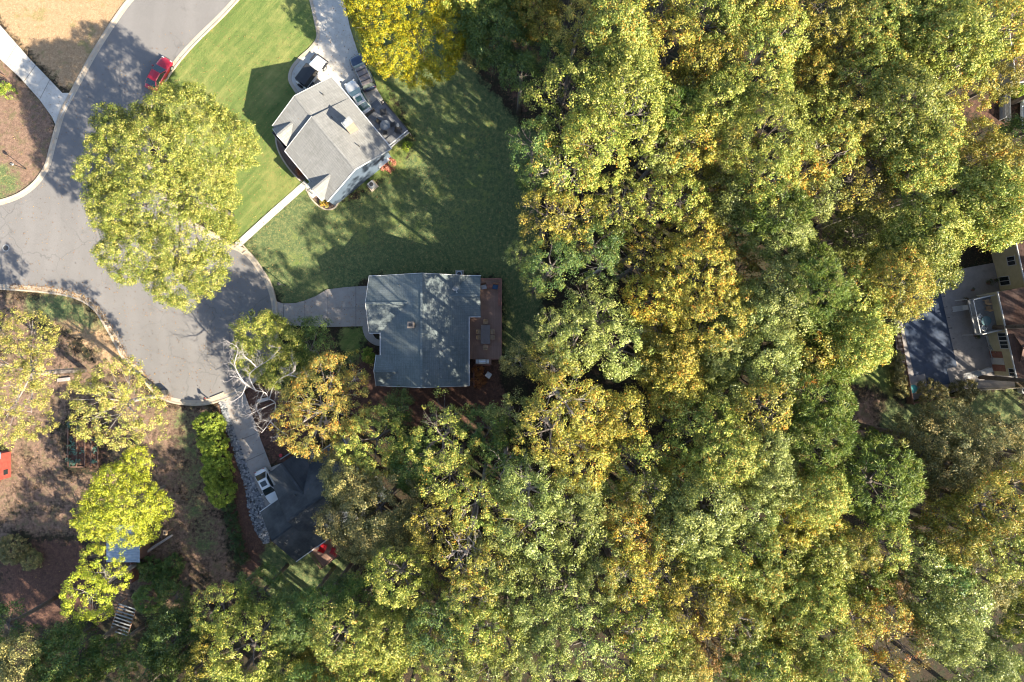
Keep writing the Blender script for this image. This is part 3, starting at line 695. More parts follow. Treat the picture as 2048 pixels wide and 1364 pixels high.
for i, (x, y) in enumerate(((1812, 205), (22, 1100), (60, 1120))[1:]):
    shrub('dusty_bush', ('dusty grey bush at the left edge of the photo', 'low bush right of the dusty one at the left edge')[i], 'bush', x, y, 30 - i * 10, 'A', 2.2 - i * .8, seed=70 + i)
for i, (x, y, r) in enumerate(((300, 1140, 24), (330, 1165, 26), (295, 1200, 30), (345, 1130, 20))):
    shrub('shade_bush', ('dark bush beside the lower tip of the tin shed', 'dark bush right of the shed, above the wooden lattice', 'dark bush below the tin shed', 'dark bush below the fallen log')[i], 'bush', x, y, r, 'D', 2.0, 'dark bushes around the tin shed', seed=80 + i)
# ------------------------------------------------------------------ ground, road, kerbs, drives
def inside(px, py, poly):
    r = np.zeros(px.shape, bool); n = len(poly); j = n - 1
    for i in range(n):
        xi, yi = poly[i]; xj, yj = poly[j]
        c = ((yi > py) != (yj > py)) & (px < (xj - xi) * (py - yi) / (yj - yi + 1e-12) + xi)
        r ^= c; j = i
    return r
def blur(a, n):
    for _ in range(n):
        b = a.copy(); b[1:] += a[:-1]; b[:-1] += a[1:]; b[0] += a[0]; b[-1] += a[-1]; b /= 3
        c = b.copy(); c[:, 1:] += b[:, :-1]; c[:, :-1] += b[:, 1:]; c[:, 0] += b[:, 0]; c[:, -1] += b[:, -1]; a = c / 3
    return a
def build_ground():
    fx = np.arange(-72, 72.01, .5); fy = np.arange(-50, 50.01, .5)
    xs = np.concatenate([[-900, -400, -200, -120, -85], fx, [85, 120, 200, 400, 900]])
    ys = np.concatenate([[-900, -400, -200, -110, -65], fy, [65, 110, 200, 400, 900]])
    X, Y = np.meshgrid(xs, ys); PX = X * 16 + 1024; PY = 682 - Y * 16
    reg = {k: np.zeros(X.shape) for k in 'gdmbw'}
    def add(k, v, *polys):
        for p in polys:
            ins = inside(PX, PY, p)
            reg[k][ins] = v
            for q in 'dmbwg'['dmbwg'.index(k) + 1:]: reg[q][ins] = 0
    add('d', 1, [(-400, -400), (300, -400), (275, 0), (190, 110), (140, 190), (50, 95), (-400, -400)])
    add('b', .9, [(-300, 60), (0, 110), (115, 240), (95, 345), (50, 390), (0, 410), (-300, 420)])
    add('w', .7, [(-200, 330), (0, 320), (60, 350), (45, 392), (0, 410), (-200, 420)])
    add('b', .6, [(-400, 570), (0, 570), (150, 590), (250, 715), (330, 800), (450, 800), (520, 1150), (480, 1210), (0, 1270), (-400, 1270)])  # lower soil weight lets dark litter stand in for shade on this yard
    add('d', .8, [(60, 580), (150, 588), (215, 650), (250, 715), (280, 745), (200, 740), (140, 660), (60, 640)])
    add('w', .75, [(40, 580), (150, 588), (215, 645), (240, 690), (150, 650), (60, 640)])
    add('m', .8, [(20, 1080), (170, 1080), (200, 1230), (60, 1260), (0, 1220), (0, 1120)], [(135, 835), (210, 835), (212, 945), (130, 945)])
    add('w', .5, [(330, 805), (400, 805), (410, 900), (425, 1000), (450, 1120), (380, 1120), (350, 960)])
    add('m', 1, [(430, 800), (480, 800), (540, 1000), (560, 1100), (520, 1160), (470, 1130), (450, 1000), (430, 850)])
    add('g', 1, [(480, -60), (640, -60), (700, 40), (760, 150), (840, 260), (800, 330), (700, 420), (600, 400), (500, 500), (455, 490), (300, 260), (300, 180), (380, 80)])
    add('w', .95, [(690, -40), (900, -40), (1000, 120), (1085, 200), (1085, 700), (1005, 730), (1000, 550), (735, 550), (640, 640), (560, 600), (500, 505), (470, 485), (600, 375), (700, 410), (840, 290), (760, 130)])  # weedy tone, dark enough to stand in for tree shade on this lawn
    add('g', .36, [(740, 120), (880, 130), (1000, 230), (1030, 420), (930, 500), (700, 500), (600, 560), (540, 540), (500, 500), (640, 400), (830, 320)])
    add('b', .6, [(930, 60), (1060, 190), (1075, 280), (1040, 250), (960, 150), (900, 90)])
    add('m', .75, [(900, 50), (935, 50), (1075, 215), (1075, 245), (1040, 225)])
    add('g', .75, [(665, 640), (735, 650), (750, 690), (715, 745), (680, 740)])
    add('m', 1, [(700, 745), (750, 660), (770, 770), (1000, 700), (1010, 800), (1010, 850), (720, 860), (690, 800)])
    add('m', .9, [(480, 770), (560, 770), (650, 870), (600, 930), (540, 930)], [(640, 660), (670, 660), (680, 740), (640, 740)])
    add('g', .95, [(1660, 700), (1790, 690), (1810, 800), (1780, 800), (1740, 760), (1680, 780)])
    add('w', .9, [(1660, 770), (1800, 790), (1800, 920), (1640, 920)])
    add('b', .72, [(1705, 800), (1735, 775), (1765, 785), (1775, 815), (1760, 835), (1765, 865), (1735, 870), (1720, 900), (1690, 885), (1700, 845)])
    add('w', .8, [(1815, 800), (2048, 775), (2060, 900), (1800, 900), (1790, 850)], [(520, 1080), (700, 1090), (720, 1200), (560, 1220), (520, 1150)])
    add('m', .6, [(1930, 180), (2048, 190), (2048, 250), (1920, 260)])
    for k in reg: reg[k] = blur(reg[k], 5)
    ny, nx = X.shape
    me = bpy.data.meshes.new('ground')
    me.vertices.add(nx * ny)
    Z = .05 * np.sin(X * .31) * np.sin(Y * .27) - .06
    me.vertices.foreach_set('co', np.stack([X, Y, Z], -1).astype(np.float32).ravel())
    i = np.arange(nx * ny).reshape(ny, nx); q = np.stack([i[:-1, :-1], i[:-1, 1:], i[1:, 1:], i[1:, :-1]], -1).reshape(-1, 4)
    me.loops.add(q.size); me.loops.foreach_set('vertex_index', q.ravel().astype(np.int32))
    me.polygons.add(len(q)); me.polygons.foreach_set('loop_start', np.arange(0, q.size, 4, dtype=np.int32)); me.polygons.foreach_set('loop_total', np.full(len(q), 4, np.int32))
    me.update(calc_edges=True)
    for nm, ch in (('region', 'gdm'), ('region2', 'bw')):
        a = me.attributes.new(nm, 'FLOAT_COLOR', 'POINT'); c = np.ones((nx * ny, 4), np.float32)
        for j in range(3): c[:, j] = reg[ch[j]].ravel() if j < len(ch) else 0
        a.data.foreach_set('color', c.ravel())
    me.materials.append(M['ground'])
    o = bpy.data.objects.new('ground', me); COL.objects.link(o)
    tag(o, 'lawns, dry grass, mulch and leaf litter under the houses and the wood', 'ground', kind='structure')
build_ground()

def sheet(name, pts, z, mat, label, cat, lines=(), lw=.05, smooth=0, kind='structure', thick=0):
    P = [W(x, y) for x, y in pts]
    if smooth: P = smooth_path(P, smooth, True)
    b = MB()
    if thick: b.slab([(p.x, p.y, z) for p in P], thick)
    else: b.poly([(p.x, p.y, z) for p in P])
    for (x0, y0, x1, y1) in lines:
        a = W(x0, y0); c = W(x1, y1); d = (c - a).normalized(); n = Vector((-d.y, d.x, 0)) * lw / 2
        b.poly([(a - n) + Vector((0, 0, z + .004)), (a + n) + Vector((0, 0, z + .004)), (c + n) + Vector((0, 0, z + .004)), (c - n) + Vector((0, 0, z + .004))], 1)
    o = b.build(name, [mat, M['joint']], fixn=bool(thick))
    if not thick:
        for p in o.data.polygons:
            pass
        bm = bmesh.new(); bm.from_mesh(o.data)
        for f in bm.faces:
            if f.normal.z < 0: f.normal_flip()
        bm.to_mesh(o.data); bm.free()
    return tag(o, label, cat, kind=kind)
LEFT = [(420, -160), (355, -90), (275, -10), (237, 38), (190, 112), (150, 186), (128, 228), (110, 290), (95, 340), (60, 382), (0, 409), (-150, 440), (-400, 450)]
RIGHT = [(640, -160), (540, -80), (468, -2), (438, 30), (385, 82), (350, 122), (318, 168), (294, 215), (290, 290), (310, 370), (370, 440), (458, 492), (490, 508), (515, 538), (537, 577), (547, 628), (545, 690), (525, 735), (488, 770), (447, 791), (400, 802), (345, 797), (312, 778), (283, 742), (255, 716), (236, 682), (218, 650), (192, 612), (150, 588), (90, 577), (0, 570), (-150, 560), (-400, 555)]
sheet('road', LEFT + RIGHT[::-1], .012, M['asphalt'], 'grey asphalt street ending in a round cul-de-sac', 'road', smooth=4)
def kerb(name, pts, label, inner=1):
    P = smooth_path([W(x, y) for x, y in pts], 6); b = MB()
    prof = [(-.12, -.02), (-.12, .02), (.28, .03), (.42, .115), (.56, .12), (.60, -.02)]
    n = len(prof); base = 0
    for i, p in enumerate(P):
        d = (P[min(i+1, len(P)-1)] - P[max(i-1, 0)]).normalized(); q = Vector((d.y, -d.x, 0)) * inner
        for (u, z) in prof:
            v = p + q * u; b.v.append((v.x, v.y, z))
        if i:
            for k in range(n - 1):
                b.f.append([base + k, base + k + 1, base + n + k + 1, base + n + k]); b.m.append(0)
            base += n
    o = b.build(name, M['kerb'], fixn=False)
    bm = bmesh.new(); bm.from_mesh(o.data)
    for f in bm.faces:
        if f.normal.z < 0: f.normal_flip()
    bm.to_mesh(o.data); bm.free()
    tag(o, label, 'kerb', kind='structure')
kerb('kerb', LEFT, 'pale concrete kerb along the upper left side of the street', 1)
kerb('kerb', RIGHT, 'pale concrete kerb round the green lawn and the cul-de-sac', -1)
sheet('driveway', [(-60, -20), (0, 50), (60, 118), (125, 186), (148, 186), (133, 215), (112, 252), (105, 235), (80, 200), (40, 155), (0, 118), (-60, 60)], .035, M['conc'], 'sunlit concrete driveway in the top left corner', 'driveway', lines=[(35, 88, 10, 128), (72, 130, 48, 164), (100, 160, 80, 198)])
sheet('driveway', [(610, -40), (622, 0), (632, 45), (636, 75), (622, 97), (600, 117), (584, 138), (580, 160), (592, 182), (606, 200), (700, 262), (790, 250), (770, 205), (742, 158), (716, 105), (700, 55), (688, 0), (680, -40)], .045, M['conc'], 'bright concrete driveway with parked cars beside the grey-roofed house', 'driveway')
b = MB()
def border(name, pts, wdt, hgt, mat, label, cat, kind='structure', closed=False, z0=-.05):
    P = smooth_path([W(x, y) for x, y in pts], 5, closed) if not closed else [W(x, y) for x, y in pts]; b = MB(); n = 4; m = len(P)
    for i, p in enumerate(P):
        a = P[(i-1) % m] if closed or i else p; c = P[(i+1) % m] if closed or i < m-1 else p
        d = (c - a).normalized(); q = Vector((d.y, -d.x, 0)) * wdt / 2
        for (s, z) in ((-1, z0), (-1, hgt), (1, hgt), (1, z0)): b.v.append((p.x + q.x*s, p.y + q.y*s, z))
    for i in range(m if closed else m - 1):
        for k in range(3):
            A = i * 4; B = ((i+1) % m) * 4
            b.f.append([A+k, A+k+1, B+k+1, B+k]); b.m.append(0)
    o = b.build(name, mat, fixn=True); return tag(o, label, cat, kind=kind)
border('driveway_edging', [(622, 0), (632, 45), (636, 75), (622, 97), (600, 117), (584, 138), (580, 160), (592, 182), (604, 198)], .4, .10, M['kerb'], 'raised concrete edging curving round the white off-roader', 'edging')
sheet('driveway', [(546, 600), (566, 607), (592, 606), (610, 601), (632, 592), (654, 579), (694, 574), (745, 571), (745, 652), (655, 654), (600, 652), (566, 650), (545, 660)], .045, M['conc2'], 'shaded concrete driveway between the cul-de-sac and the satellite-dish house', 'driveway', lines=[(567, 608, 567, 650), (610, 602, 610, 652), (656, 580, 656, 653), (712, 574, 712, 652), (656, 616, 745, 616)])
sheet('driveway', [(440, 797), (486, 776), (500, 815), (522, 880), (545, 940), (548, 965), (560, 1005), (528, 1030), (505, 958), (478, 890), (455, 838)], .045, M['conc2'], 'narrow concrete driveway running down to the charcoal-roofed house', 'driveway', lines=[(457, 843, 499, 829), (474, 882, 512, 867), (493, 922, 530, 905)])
sheet('walkway', [(609, 361), (618, 371), (545, 436), (480, 495), (470, 486), (540, 422)], .05, M['conc'], 'straight pale footpath from the porch to the kerb', 'footpath', lines=[(560, 404, 568, 414), (585, 382, 593, 392), (535, 426, 543, 437), (510, 449, 518, 460), (490, 468, 498, 479)], lw=.03)
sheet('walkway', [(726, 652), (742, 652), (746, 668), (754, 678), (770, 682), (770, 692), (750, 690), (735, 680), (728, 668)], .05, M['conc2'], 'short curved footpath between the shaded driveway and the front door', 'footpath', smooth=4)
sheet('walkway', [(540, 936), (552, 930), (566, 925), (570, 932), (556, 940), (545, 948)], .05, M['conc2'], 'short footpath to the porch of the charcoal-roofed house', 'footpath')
sheet('planting_bed', [(553, 268), (556, 292), (566, 315), (585, 342), (604, 362), (640, 330), (600, 290)], .015, plain('bed_mulch', (.15, .10, .075), .95, var=.5, scale=4), 'curved mulch bed along the front of the grey-roofed house', 'planting bed', smooth=4)
sheet('planting_bed', [(612, 372), (622, 392), (636, 408), (652, 417), (668, 414), (677, 402), (660, 380)], .015, bpy.data.materials['bed_mulch'], 'rounded mulch bed at the south corner of the grey-roofed house', 'planting bed', smooth=4)
border('bed_edging', [(551, 265), (554, 292), (564, 316), (583, 343), (603, 364)], .16, .12, M['kerb'], 'thin pale edging of the long front bed', 'edging')
border('bed_edging', [(612, 371), (620, 393), (635, 410), (652, 419), (669, 416), (679, 401)], .16, .12, M['kerb'], 'thin pale edging round the corner bed', 'edging')
# manhole covers
for i, (x, y, l) in enumerate(((12, 496, 'round manhole cover in the street at the left edge of the photo'), (503, 627, 'round manhole cover in the cul-de-sac by the shaded driveway'))):
    c = W(x, y); t = thing('manhole_cover', l, 'manhole cover', (c.x, c.y, 0), 0, 'manhole covers in the street')
    MB().lathe((0, 0, 0), [(.44, .0), (.44, .022), (.34, .022)], 24).build('ring', M['grey'], t)
    MB().lathe((0, 0, 0), [(.33, .0), (.33, .03), (.1, .034)], 24).build('lid', M['rail'], t)
# river-rock strip beside the lower driveway
def rocks():
    r = random.Random(3); b = MB()
    L = [(441, 803), (448, 840), (462, 880), (478, 930), (492, 975), (500, 1020), (512, 1060), (530, 1085)]
    Rr = [(449, 805), (462, 845), (478, 890), (500, 950), (520, 990), (532, 1020), (536, 1060), (537, 1085)]
    for i in range(2600):
        t = r.random() ** .8 * (len(L) - 1); k = min(int(t), len(L) - 2); f = t - k
        a = Vector(L[k]).lerp(Vector(L[k+1]), f); c = Vector(Rr[k]).lerp(Vector(Rr[k+1]), f); p = a.lerp(c, r.uniform(-.05, 1.05))
        w_ = W(p.x + r.uniform(-1, 1), p.y + r.uniform(-1, 1)); s = r.uniform(.06, .19)
        n = 5; base = len(b.v); rot = r.uniform(0, 6.28); sx = r.uniform(.8, 1.5)
        for (q, z) in ((1, -.02), (.95, s * .55), (.5, s * .95)):
            for j in range(n):
                A = rot + 6.283 * j / n; b.v.append((w_.x + math.cos(A) * s * q * sx, w_.y + math.sin(A) * s * q, z + r.uniform(-.02, .02)))
        mi = r.choice((0, 0, 1, 2))
        for lv in range(2):
            for j in range(n):
                b.f.append([base+lv*n+j, base+lv*n+(j+1) % n, base+(lv+1)*n+(j+1) % n, base+(lv+1)*n+j]); b.m.append(mi)
        b.f.append([base+2*n+j for j in range(n)]); b.m.append(mi)
    o = b.build('gravel', [plain('rock_grey', (.20, .21, .23), .8, var=.3), plain('rock_pale', (.34, .34, .34), .8, var=.2), plain('rock_dark', (.08, .09, .10), .8, var=.3)], fixn=False)
    tag(o, 'strip of loose grey river rocks beside the narrow lower driveway', 'rocks', kind='stuff')
rocks()
# pool
def pool():
    m, t, bs = newmat('pool_cover'); tc = N(t, 'ShaderNodeTexCoord').outputs['UV']
    c = ramp(t, [(.3, (.011, .026, .060)), (.7, (.018, .04, .088))], noise(t, tc, .8, 4, .6)).outputs[0]
    bk = N(t, 'ShaderNodeTexBrick'); t.links.new(tc, bk.inputs['Vector']); bk.inputs['Brick Width'].default_value = 1.5; bk.inputs['Row Height'].default_value = 1.5
    bk.offset = 0; bk.inputs['Mortar Size'].default_value = .03; bk.inputs['Scale'].default_value = 1
    c = mix(t, c, (.02, .045, .10), math_(t, 'MULTIPLY', bk.outputs['Fac'], .6))
    t.links.new(c, bs.inputs['Base Color']); bs.inputs['Roughness'].default_value = .42; bs.inputs['Sheen Weight'].default_value = .15
    bump(t, bs, noise(t, tc, .5, 3, .5), .5, .15)
    rz = math.atan2(-.976, .217); o0 = W(1879, 575)
    ca, sa = math.cos(rz), math.sin(rz)
    # local x runs down the pool, local y towards the house; terrace round it
    sheet('pool_terrace', [(1800, 560), (1990, 525), (2030, 775), (1925, 778), (1890, 790), (1822, 800), (1792, 700), (1786, 620)], .06, M['poolconc'], 'grey concrete terrace round the swimming pool', 'terrace')
    tpos = thing('swimming_pool', 'swimming pool under a dark blue winter cover beside the cream-walled house', 'swimming pool', (o0.x, o0.y, 0), rz)
    Wd, Ln, nz = 5.5, 10.1, 1.35
    out = [(0, 0), (Ln - 1.6, 0), (Ln - 1.6 + .0, 0), (Ln - 1.5, -nz), (Ln + .55, -nz), (Ln + .55, -Wd + nz + .1), (Ln - 1.5, -Wd + nz), (Ln - 1.6, -Wd), (1.2, -Wd), (1.2, -Wd + 1.2), (0, -Wd + 1.2)]
    out = [(0, -.05), (Ln, -.05), (Ln, -nz), (Ln + 1.9, -nz), (Ln + 1.9, -Wd + nz), (Ln, -Wd + nz), (Ln, -Wd), (1.1, -Wd), (1.1, -Wd + nz), (-.2, -Wd + nz), (-.2, -.05)]
    b = MB(); b.slab([(x, y, .085) for x, y in out], .03); b.build('pool_cover', m, tpos)
    st = MB()
    for i in range(7):
        x = 1.2 + i * 1.35; st.box(x - .02, x + .02, -.05, .28, .07, .10); st.box(x - .04, x + .04, .26, .36, .06, .12)
        st.box(x - .02, x + .02, -Wd - .3, -Wd, .07, .10)
    st.build('straps', M['dark'], tpos)
    return tpos
pool()
# ------------------------------------------------------------------ houses
SW = Matrix(((0, 1, 0, 0), (1, 0, 0, 0), (0, 0, 1, 0), (0, 0, 0, 1)))     # swaps x and y (ridge along y)
I4 = Matrix.Identity(4)
def gable(b, x0, x1, y0, z0, yr, zr, y1, z1, M_=I4, t=.14, inner=None):
    """ridge along x; inner: ridge end x that dies into another roof, giving each slope a valley edge"""
    xi = x1 if inner is None else inner
    A = [(x0, y0, z0), (x1, y0, z0), (xi, yr, zr), (x0, yr, zr)]
    B = [(x0, yr, zr), (xi, yr, zr), (x1, y1, z1), (x0, y1, z1)]
    for P in (A, B): b.slab([M_ @ Vector(p) for p in P], t)
    b.box(x0 + .02, xi - .02, yr - .12, yr + .12, zr - .03, zr + .035, 1, M_)
def body(b, x0, x1, y0, y1, ze, yr, zr, M_=I4, zb=-.1):
    """walls with gable ends, ridge along x"""
    for x in (x0, x1):
        b.poly([M_ @ Vector(p) for p in ((x, y0, zb), (x, y1, zb), (x, y1, ze), (x, yr, zr), (x, y0, ze))])
    for y in (y0, y1):
        b.poly([M_ @ Vector(p) for p in ((x0, y, zb), (x1, y, zb), (x1, y, ze), (x0, y, ze))])
def fascia(b, a, c, w=.10, h=.16, M_=I4):
    a = M_ @ Vector(a); c = M_ @ Vector(c); d = c - a; L = d.length
    q = d.to_track_quat('X', 'Z').to_matrix().to_4x4(); q.translation = a
    b.box(-.02, L + .02, -w / 2, w / 2, -h, .03, 0, q)
def window(parent, c, wd, ht, axis, out=1, sill=True):
    """window on a wall; axis 'x' means the wall normal is +-x"""
    M_ = I4 if axis == 'x' else SW
    f = MB(); x, y, z = c if axis == 'x' else (c[1], c[0], c[2])
    for (a0, a1, b0, b1) in ((-wd/2-.08, wd/2+.08, ht/2, ht/2+.09), (-wd/2-.08, wd/2+.08, -ht/2-.09, -ht/2), (-wd/2-.08, -wd/2, -ht/2, ht/2), (wd/2, wd/2+.08, -ht/2, ht/2), (-.03, .03, -ht/2, ht/2)):
        X0, X1 = sorted((x, x + .07 * out)); f.box(X0, X1, y + a0, y + a1, z + b0, z + b1, 0, M_)
    w_ = f.build('window', M['white'], parent)
    X0, X1 = sorted((x, x + .035 * out)); MB().box(X0, X1, y - wd/2, y + wd/2, z - ht/2, z + ht/2, 0, M_).build('pane', M['glass'], w_)
    return w_
def railing(b, pts, h=1.0, z=0, step=.14, post=1.8, mi=0):
    for a, c in zip(pts[:-1], pts[1:]):
        a = Vector((*a, z)); c = Vector((*c, z)); L = (c - a).length; n = max(1, round(L / post))
        up = Vector((0, 0, 1))
        b.bar(a + up * h, c + up * h, .05, .025, mi); b.bar(a + up * .1, c + up * .1, .03, .02, mi)
        for i in range(n + 1):
            p = a.lerp(c, i / n); b.box(p.x-.045, p.x+.045, p.y-.045, p.y+.045, z-.02, z + h + .04, mi)
        k = int(L / step)
        for i in range(1, k):
            p = a.lerp(c, i / k); b.box(p.x-.014, p.x+.014, p.y-.014, p.y+.014, z + .1, z + h - .02, mi)
def deck(name, label, parent_loc, rz, outline, z, mat, mat_under=None, rails=(), railmat=None, cat='deck'):
    t = thing(name, label, cat, parent_loc, rz)
    MB().slab([(x, y, z) for x, y in outline], .16).build('floorboards', mat, t)
    p = MB()
    for (x, y) in outline: p.box(x-.08 if x > 0 else x, x if x > 0 else x+.08, y-.04, y+.04, -.05, z - .16)
    p.build('posts', railmat or M['wood'], t)
    if rails:
        r = MB()
        for seg in rails: railing(r, seg, .95, z)
        r.build('railing', railmat or M['rail'], t)
    return t

# --- house 1: weathered grey roof, blue siding
A1 = R(-50.4); O1 = Vector((-21.59, 25.23, 0))
h1 = thing('brick_house', 'house with a weathered pale grey roof, brick chimney and blue gable wall', 'house', O1, A1)
h1.name = 'house'; h1.scale = (1, 1, .96)
wb = MB(); body(wb, -4.0, -.9, -4.55, 3.55, 4.8, -.75, 6.95); body(wb, -1.0, 6.1, -5.2, 3.55, 4.85, -.75, 7.3)
body(wb, -6.0 + .4, -3.0, -3.9, -1.35, 4.8, -2.65, 5.95, SW); wb.build('wall', M['siding1'], h1)
rb = MB(); gable(rb, -4.35, -.85, -5.05, 5.0, -.75, 7.3, 4.0, 5.0)
gable(rb, -1.12, 6.62, -5.75, 5.05, -.75, 7.65, 4.02, 5.06)
gable(rb, -5.22, -3.0, -4.1, 4.95, -2.65, 6.2, -1.15, 4.95, SW)
gable(rb, -6.15, -3.35, 3.6, 4.98, 4.88, 6.3, 6.2, 4.98, SW)
roof1 = rb.build('roof', [M['roof1'], M['roof1']], h1)
g = MB(); fascia(g, (-4.4, 4.08, 4.98), (6.67, 4.10, 5.04)); fascia(g, (-4.4, 3.98, 5), (-4.4, -.75, 7.32), .05, .2); fascia(g, (-4.4, -.75, 7.32), (-4.4, -5.05, 5.02), .05, .2)
fascia(g, (6.67, 4.02, 5.08), (6.67, -.75, 7.67), .06, .22); fascia(g, (6.67, -.75, 7.67), (6.67, -5.75, 5.07), .06, .22)
fascia(g, (-1.12, -5.82, 5.05), (3.5, -5.82, 5.05)); fascia(g, (-4.1, -5.26, 4.96), (-2.65, -5.26, 6.22), .05, .18); fascia(g, (-2.65, -5.26, 6.22), (-1.15, -5.26, 4.96), .05, .18)
fascia(g, (3.6, -6.2, 5.0), (4.88, -6.2, 6.32), .05, .18); fascia(g, (4.88, -6.2, 6.32), (6.2, -6.2, 5.0), .05, .18); fascia(g, (-1.17, -5.75, 5.08), (-1.17, -.75, 7.68), .05, .18)
g.build('gutter', M['white'], h1)
MB().box(3.55, 6.05, -5.75, -5.1, -.1, 4.85).build('bay_wall', M['siding1'], h1)
window(h1, (0.6, -5.2, 3.2), 1.4, 1.3, 'y', -1); window(h1, (4.85, -5.75, 3.2), 1.2, 1.3, 'y', -1)
for x in (-2.4, 1.0): window(h1, (x, 3.55, 3.4), 1.3, 1.2, 'y')
ch = MB().box(2.1, 2.8, 1.4, 2.5, 4.2, 8.9).build('chimney', M['brick'], h1)
MB().box(2.05, 2.85, 1.35, 2.55, 8.903, 8.98).box(2.2, 2.7, 1.5, 1.9, 8.98, 9.1).build('chimney_cap', M['grey'], ch)
for x, y, z in ((-2.9, 1.9, 6.15), (0.1, 1.0, 6.95), (4.6, 1.3, 6.8)): MB().tube([(x, y, z - .2), (x, y, z + .35)], .06, 8).build('vent_pipe', M['rail'], h1)
MB().box(6.68, 7.05, 1.5, 3.1, 3.3, 3.45).bar((6.7, 1.55, 3.3), (7.0, 1.55, 3.3), .02).build('awning', M['white'], h1)
pr = MB(); pr.box(2.2, 3.6, -6.9, -5.8, .0, .16); pr.box(2.2, 3.6, -7.3, -6.9, 0, .08); pr.build('porch_step', M['conc'], h1)
pl = MB(); railing(pl, [(2.2, -6.85), (2.2, -5.9)], .9, .16); railing(pl, [(3.6, -6.85), (3.6, -5.9)], .9, .16); pl.build('porch_railing', M['white'], h1)
dr = MB().box(2.4, 3.4, -5.26, -5.203, .18, 2.25).build('door', M['wood'], h1); MB().box(3.2, 3.28, -5.32, -5.262, 1.1, 1.2).build('handle', M['steel'], dr)
d1 = deck('timber_deck', 'weathered grey timber deck with dark railings behind the grey-roofed house', O1, A1, [(.7, 3.75), (5.45, 3.75), (5.45, 7.2), (.7, 7.2)], 1.5, M['deck1'],
          rails=[[(.7, 4.2), (.7, 5.6)], [(.7, 6.8), (.7, 7.15), (5.4, 7.15)]], railmat=M['rail'])
rr = MB(); railing(rr, [(5.4, 7.15), (5.4, 4.1)], .95, 1.5); rr.build('white_railing', M['white'], d1)
s = MB()
for i in range(5): s.box(.68 - .28 * (i + 1), .68 - .28 * i + .02, 5.65, 6.75, 1.3 - .25 * i - .05, 1.3 - .25 * i)
s.box(-.75, .68, 5.6, 5.66, .1, .35); s.box(-.75, .68, 6.74, 6.8, .1, .35); s.build('steps', M['deck1'], d1)

# --- house 2: the satellite-dish house
O2 = Vector((-10.442, 1.262, 0))
h2 = thing('house', 'grey-shingled house with cross gables, a satellite dish and a wooden sun deck', 'house', O2, 0)
wb = MB(); body(wb, -6.05, 5.95, -4.55, 4.85, 4.75, .2, 7.6, SW)
# (SW swaps: ridge runs along y; x-range given as the second pair)
body(wb, -5.9, -4.4, .2, 5.9, 4.75, 3.1, 6.55); body(wb, 4.7, 6.35, 2.0, 5.95, 4.8, 4.0, 5.95); body(wb, -5.15, -4.4, -6.1, -3.2, 4.75, -4.75, 6.0)
wb.build('wall', M['siding2'], h2)
rb = MB(); gable(rb, -6.5, 6.4, -5.0, 5.0, .2, 8.0, 5.33, 5.05, SW)
gable(rb, -6.35, -4.9, -.28, 4.97, 3.1, 7.0, 6.38, 4.97, inner=-1.55); 
def gable_e(b, x1, xin, xeave, y0, z0, yr, zr, y1, z1, t=.14):
    b.slab([(xeave, y0, z0), (x1, y0, z0), (x1, yr, zr), (xin, yr, zr)], t); b.slab([(xin, yr, zr), (x1, yr, zr), (x1, y1, z1), (xeave, y1, z1)], t)
    b.box(xin, x1 - .02, yr - .12, yr + .12, zr - .03, zr + .035, 1)
gable_e(rb, 6.75, 3.2, 4.9, 1.63, 5.02, 4.0, 6.25, 6.395, 5.02)
gable(rb, -5.52, -4.6, -6.55, 4.98, -4.75, 6.3, -2.9, 4.98, inner=-2.7)
rb.build('roof', [M['roof2'], M['roof2']], h2)
g = MB(); fascia(g, (-5.07, -.3, 5), (-5.07, -2.9, 5)); fascia(g, (5.4, -6.5, 5.03), (5.4, 1.6, 5.03)); fascia(g, (5.4, 1.57, 5.03), (6.78, 1.57, 5.03), .08, .14)
fascia(g, (-6.38, 6.4, 4.99), (-5.0, 6.44, 5.02), .07); fascia(g, (-5.0, 6.44, 5.02), (.2, 6.44, 8.02), .05, .2); fascia(g, (.2, 6.44, 8.02), (5.33, 6.44, 5.06), .05, .2); fascia(g, (5.0, 6.45, 5.03), (6.78, 6.45, 5.03), .07)
fascia(g, (-5.0, -6.54, 5.02), (.2, -6.54, 8.02), .05, .2); fascia(g, (.2, -6.54, 8.02), (5.33, -6.54, 5.06), .05, .2)
fascia(g, (-6.39, -.28, 4.98), (-6.39, 3.1, 7.02), .05, .2); fascia(g, (-6.39, 3.1, 7.02), (-6.39, 6.38, 4.98), .05, .2); fascia(g, (-6.35, -.34, 4.98), (-5.0, -.34, 4.98), .08)
fascia(g, (-5.56, -6.55, 5.0), (-5.56, -4.75, 6.32), .05, .2); fascia(g, (-5.56, -4.75, 6.32), (-5.56, -2.9, 5.0), .05, .2)
g.build('gutter', M['white'], h2)
c2 = MB().box(-1.25, -.65, .25, .85, 6.6, 8.65).build('chimney', M['brick'], h2); MB().box(-1.32, -.58, .18, .92, 8.653, 8.71).build('chimney_cap', M['brick'], c2); MB().box(-1.1, -.9, .4, .7, 8.73, 8.80).box(-.85, -.75, .4, .7, 8.73, 8.78).build('flue', M['dark'], c2)
gd = MB().box(-5.96, -5.903, .6, 5.4, .05, 2.3).build('garage_door', M['white'], h2); MB().box(-6.0, -5.963, 2.9, 3.1, .5, .6).build('handle', M['dark'], gd)
window(h2, (-5.9, 3.1, 4.0), 1.4, 1.1, 'x', -1); window(h2, (-5.15, -4.75, 3.0), 1.3, 1.4, 'x', -1); window(h2, (-4.55, -1.5, 3.6), 1.1, 1.2, 'x', -1)
for y in (-5, -2.5): window(h2, (4.85, y, 3.3), 1.2, 1.3, 'x')
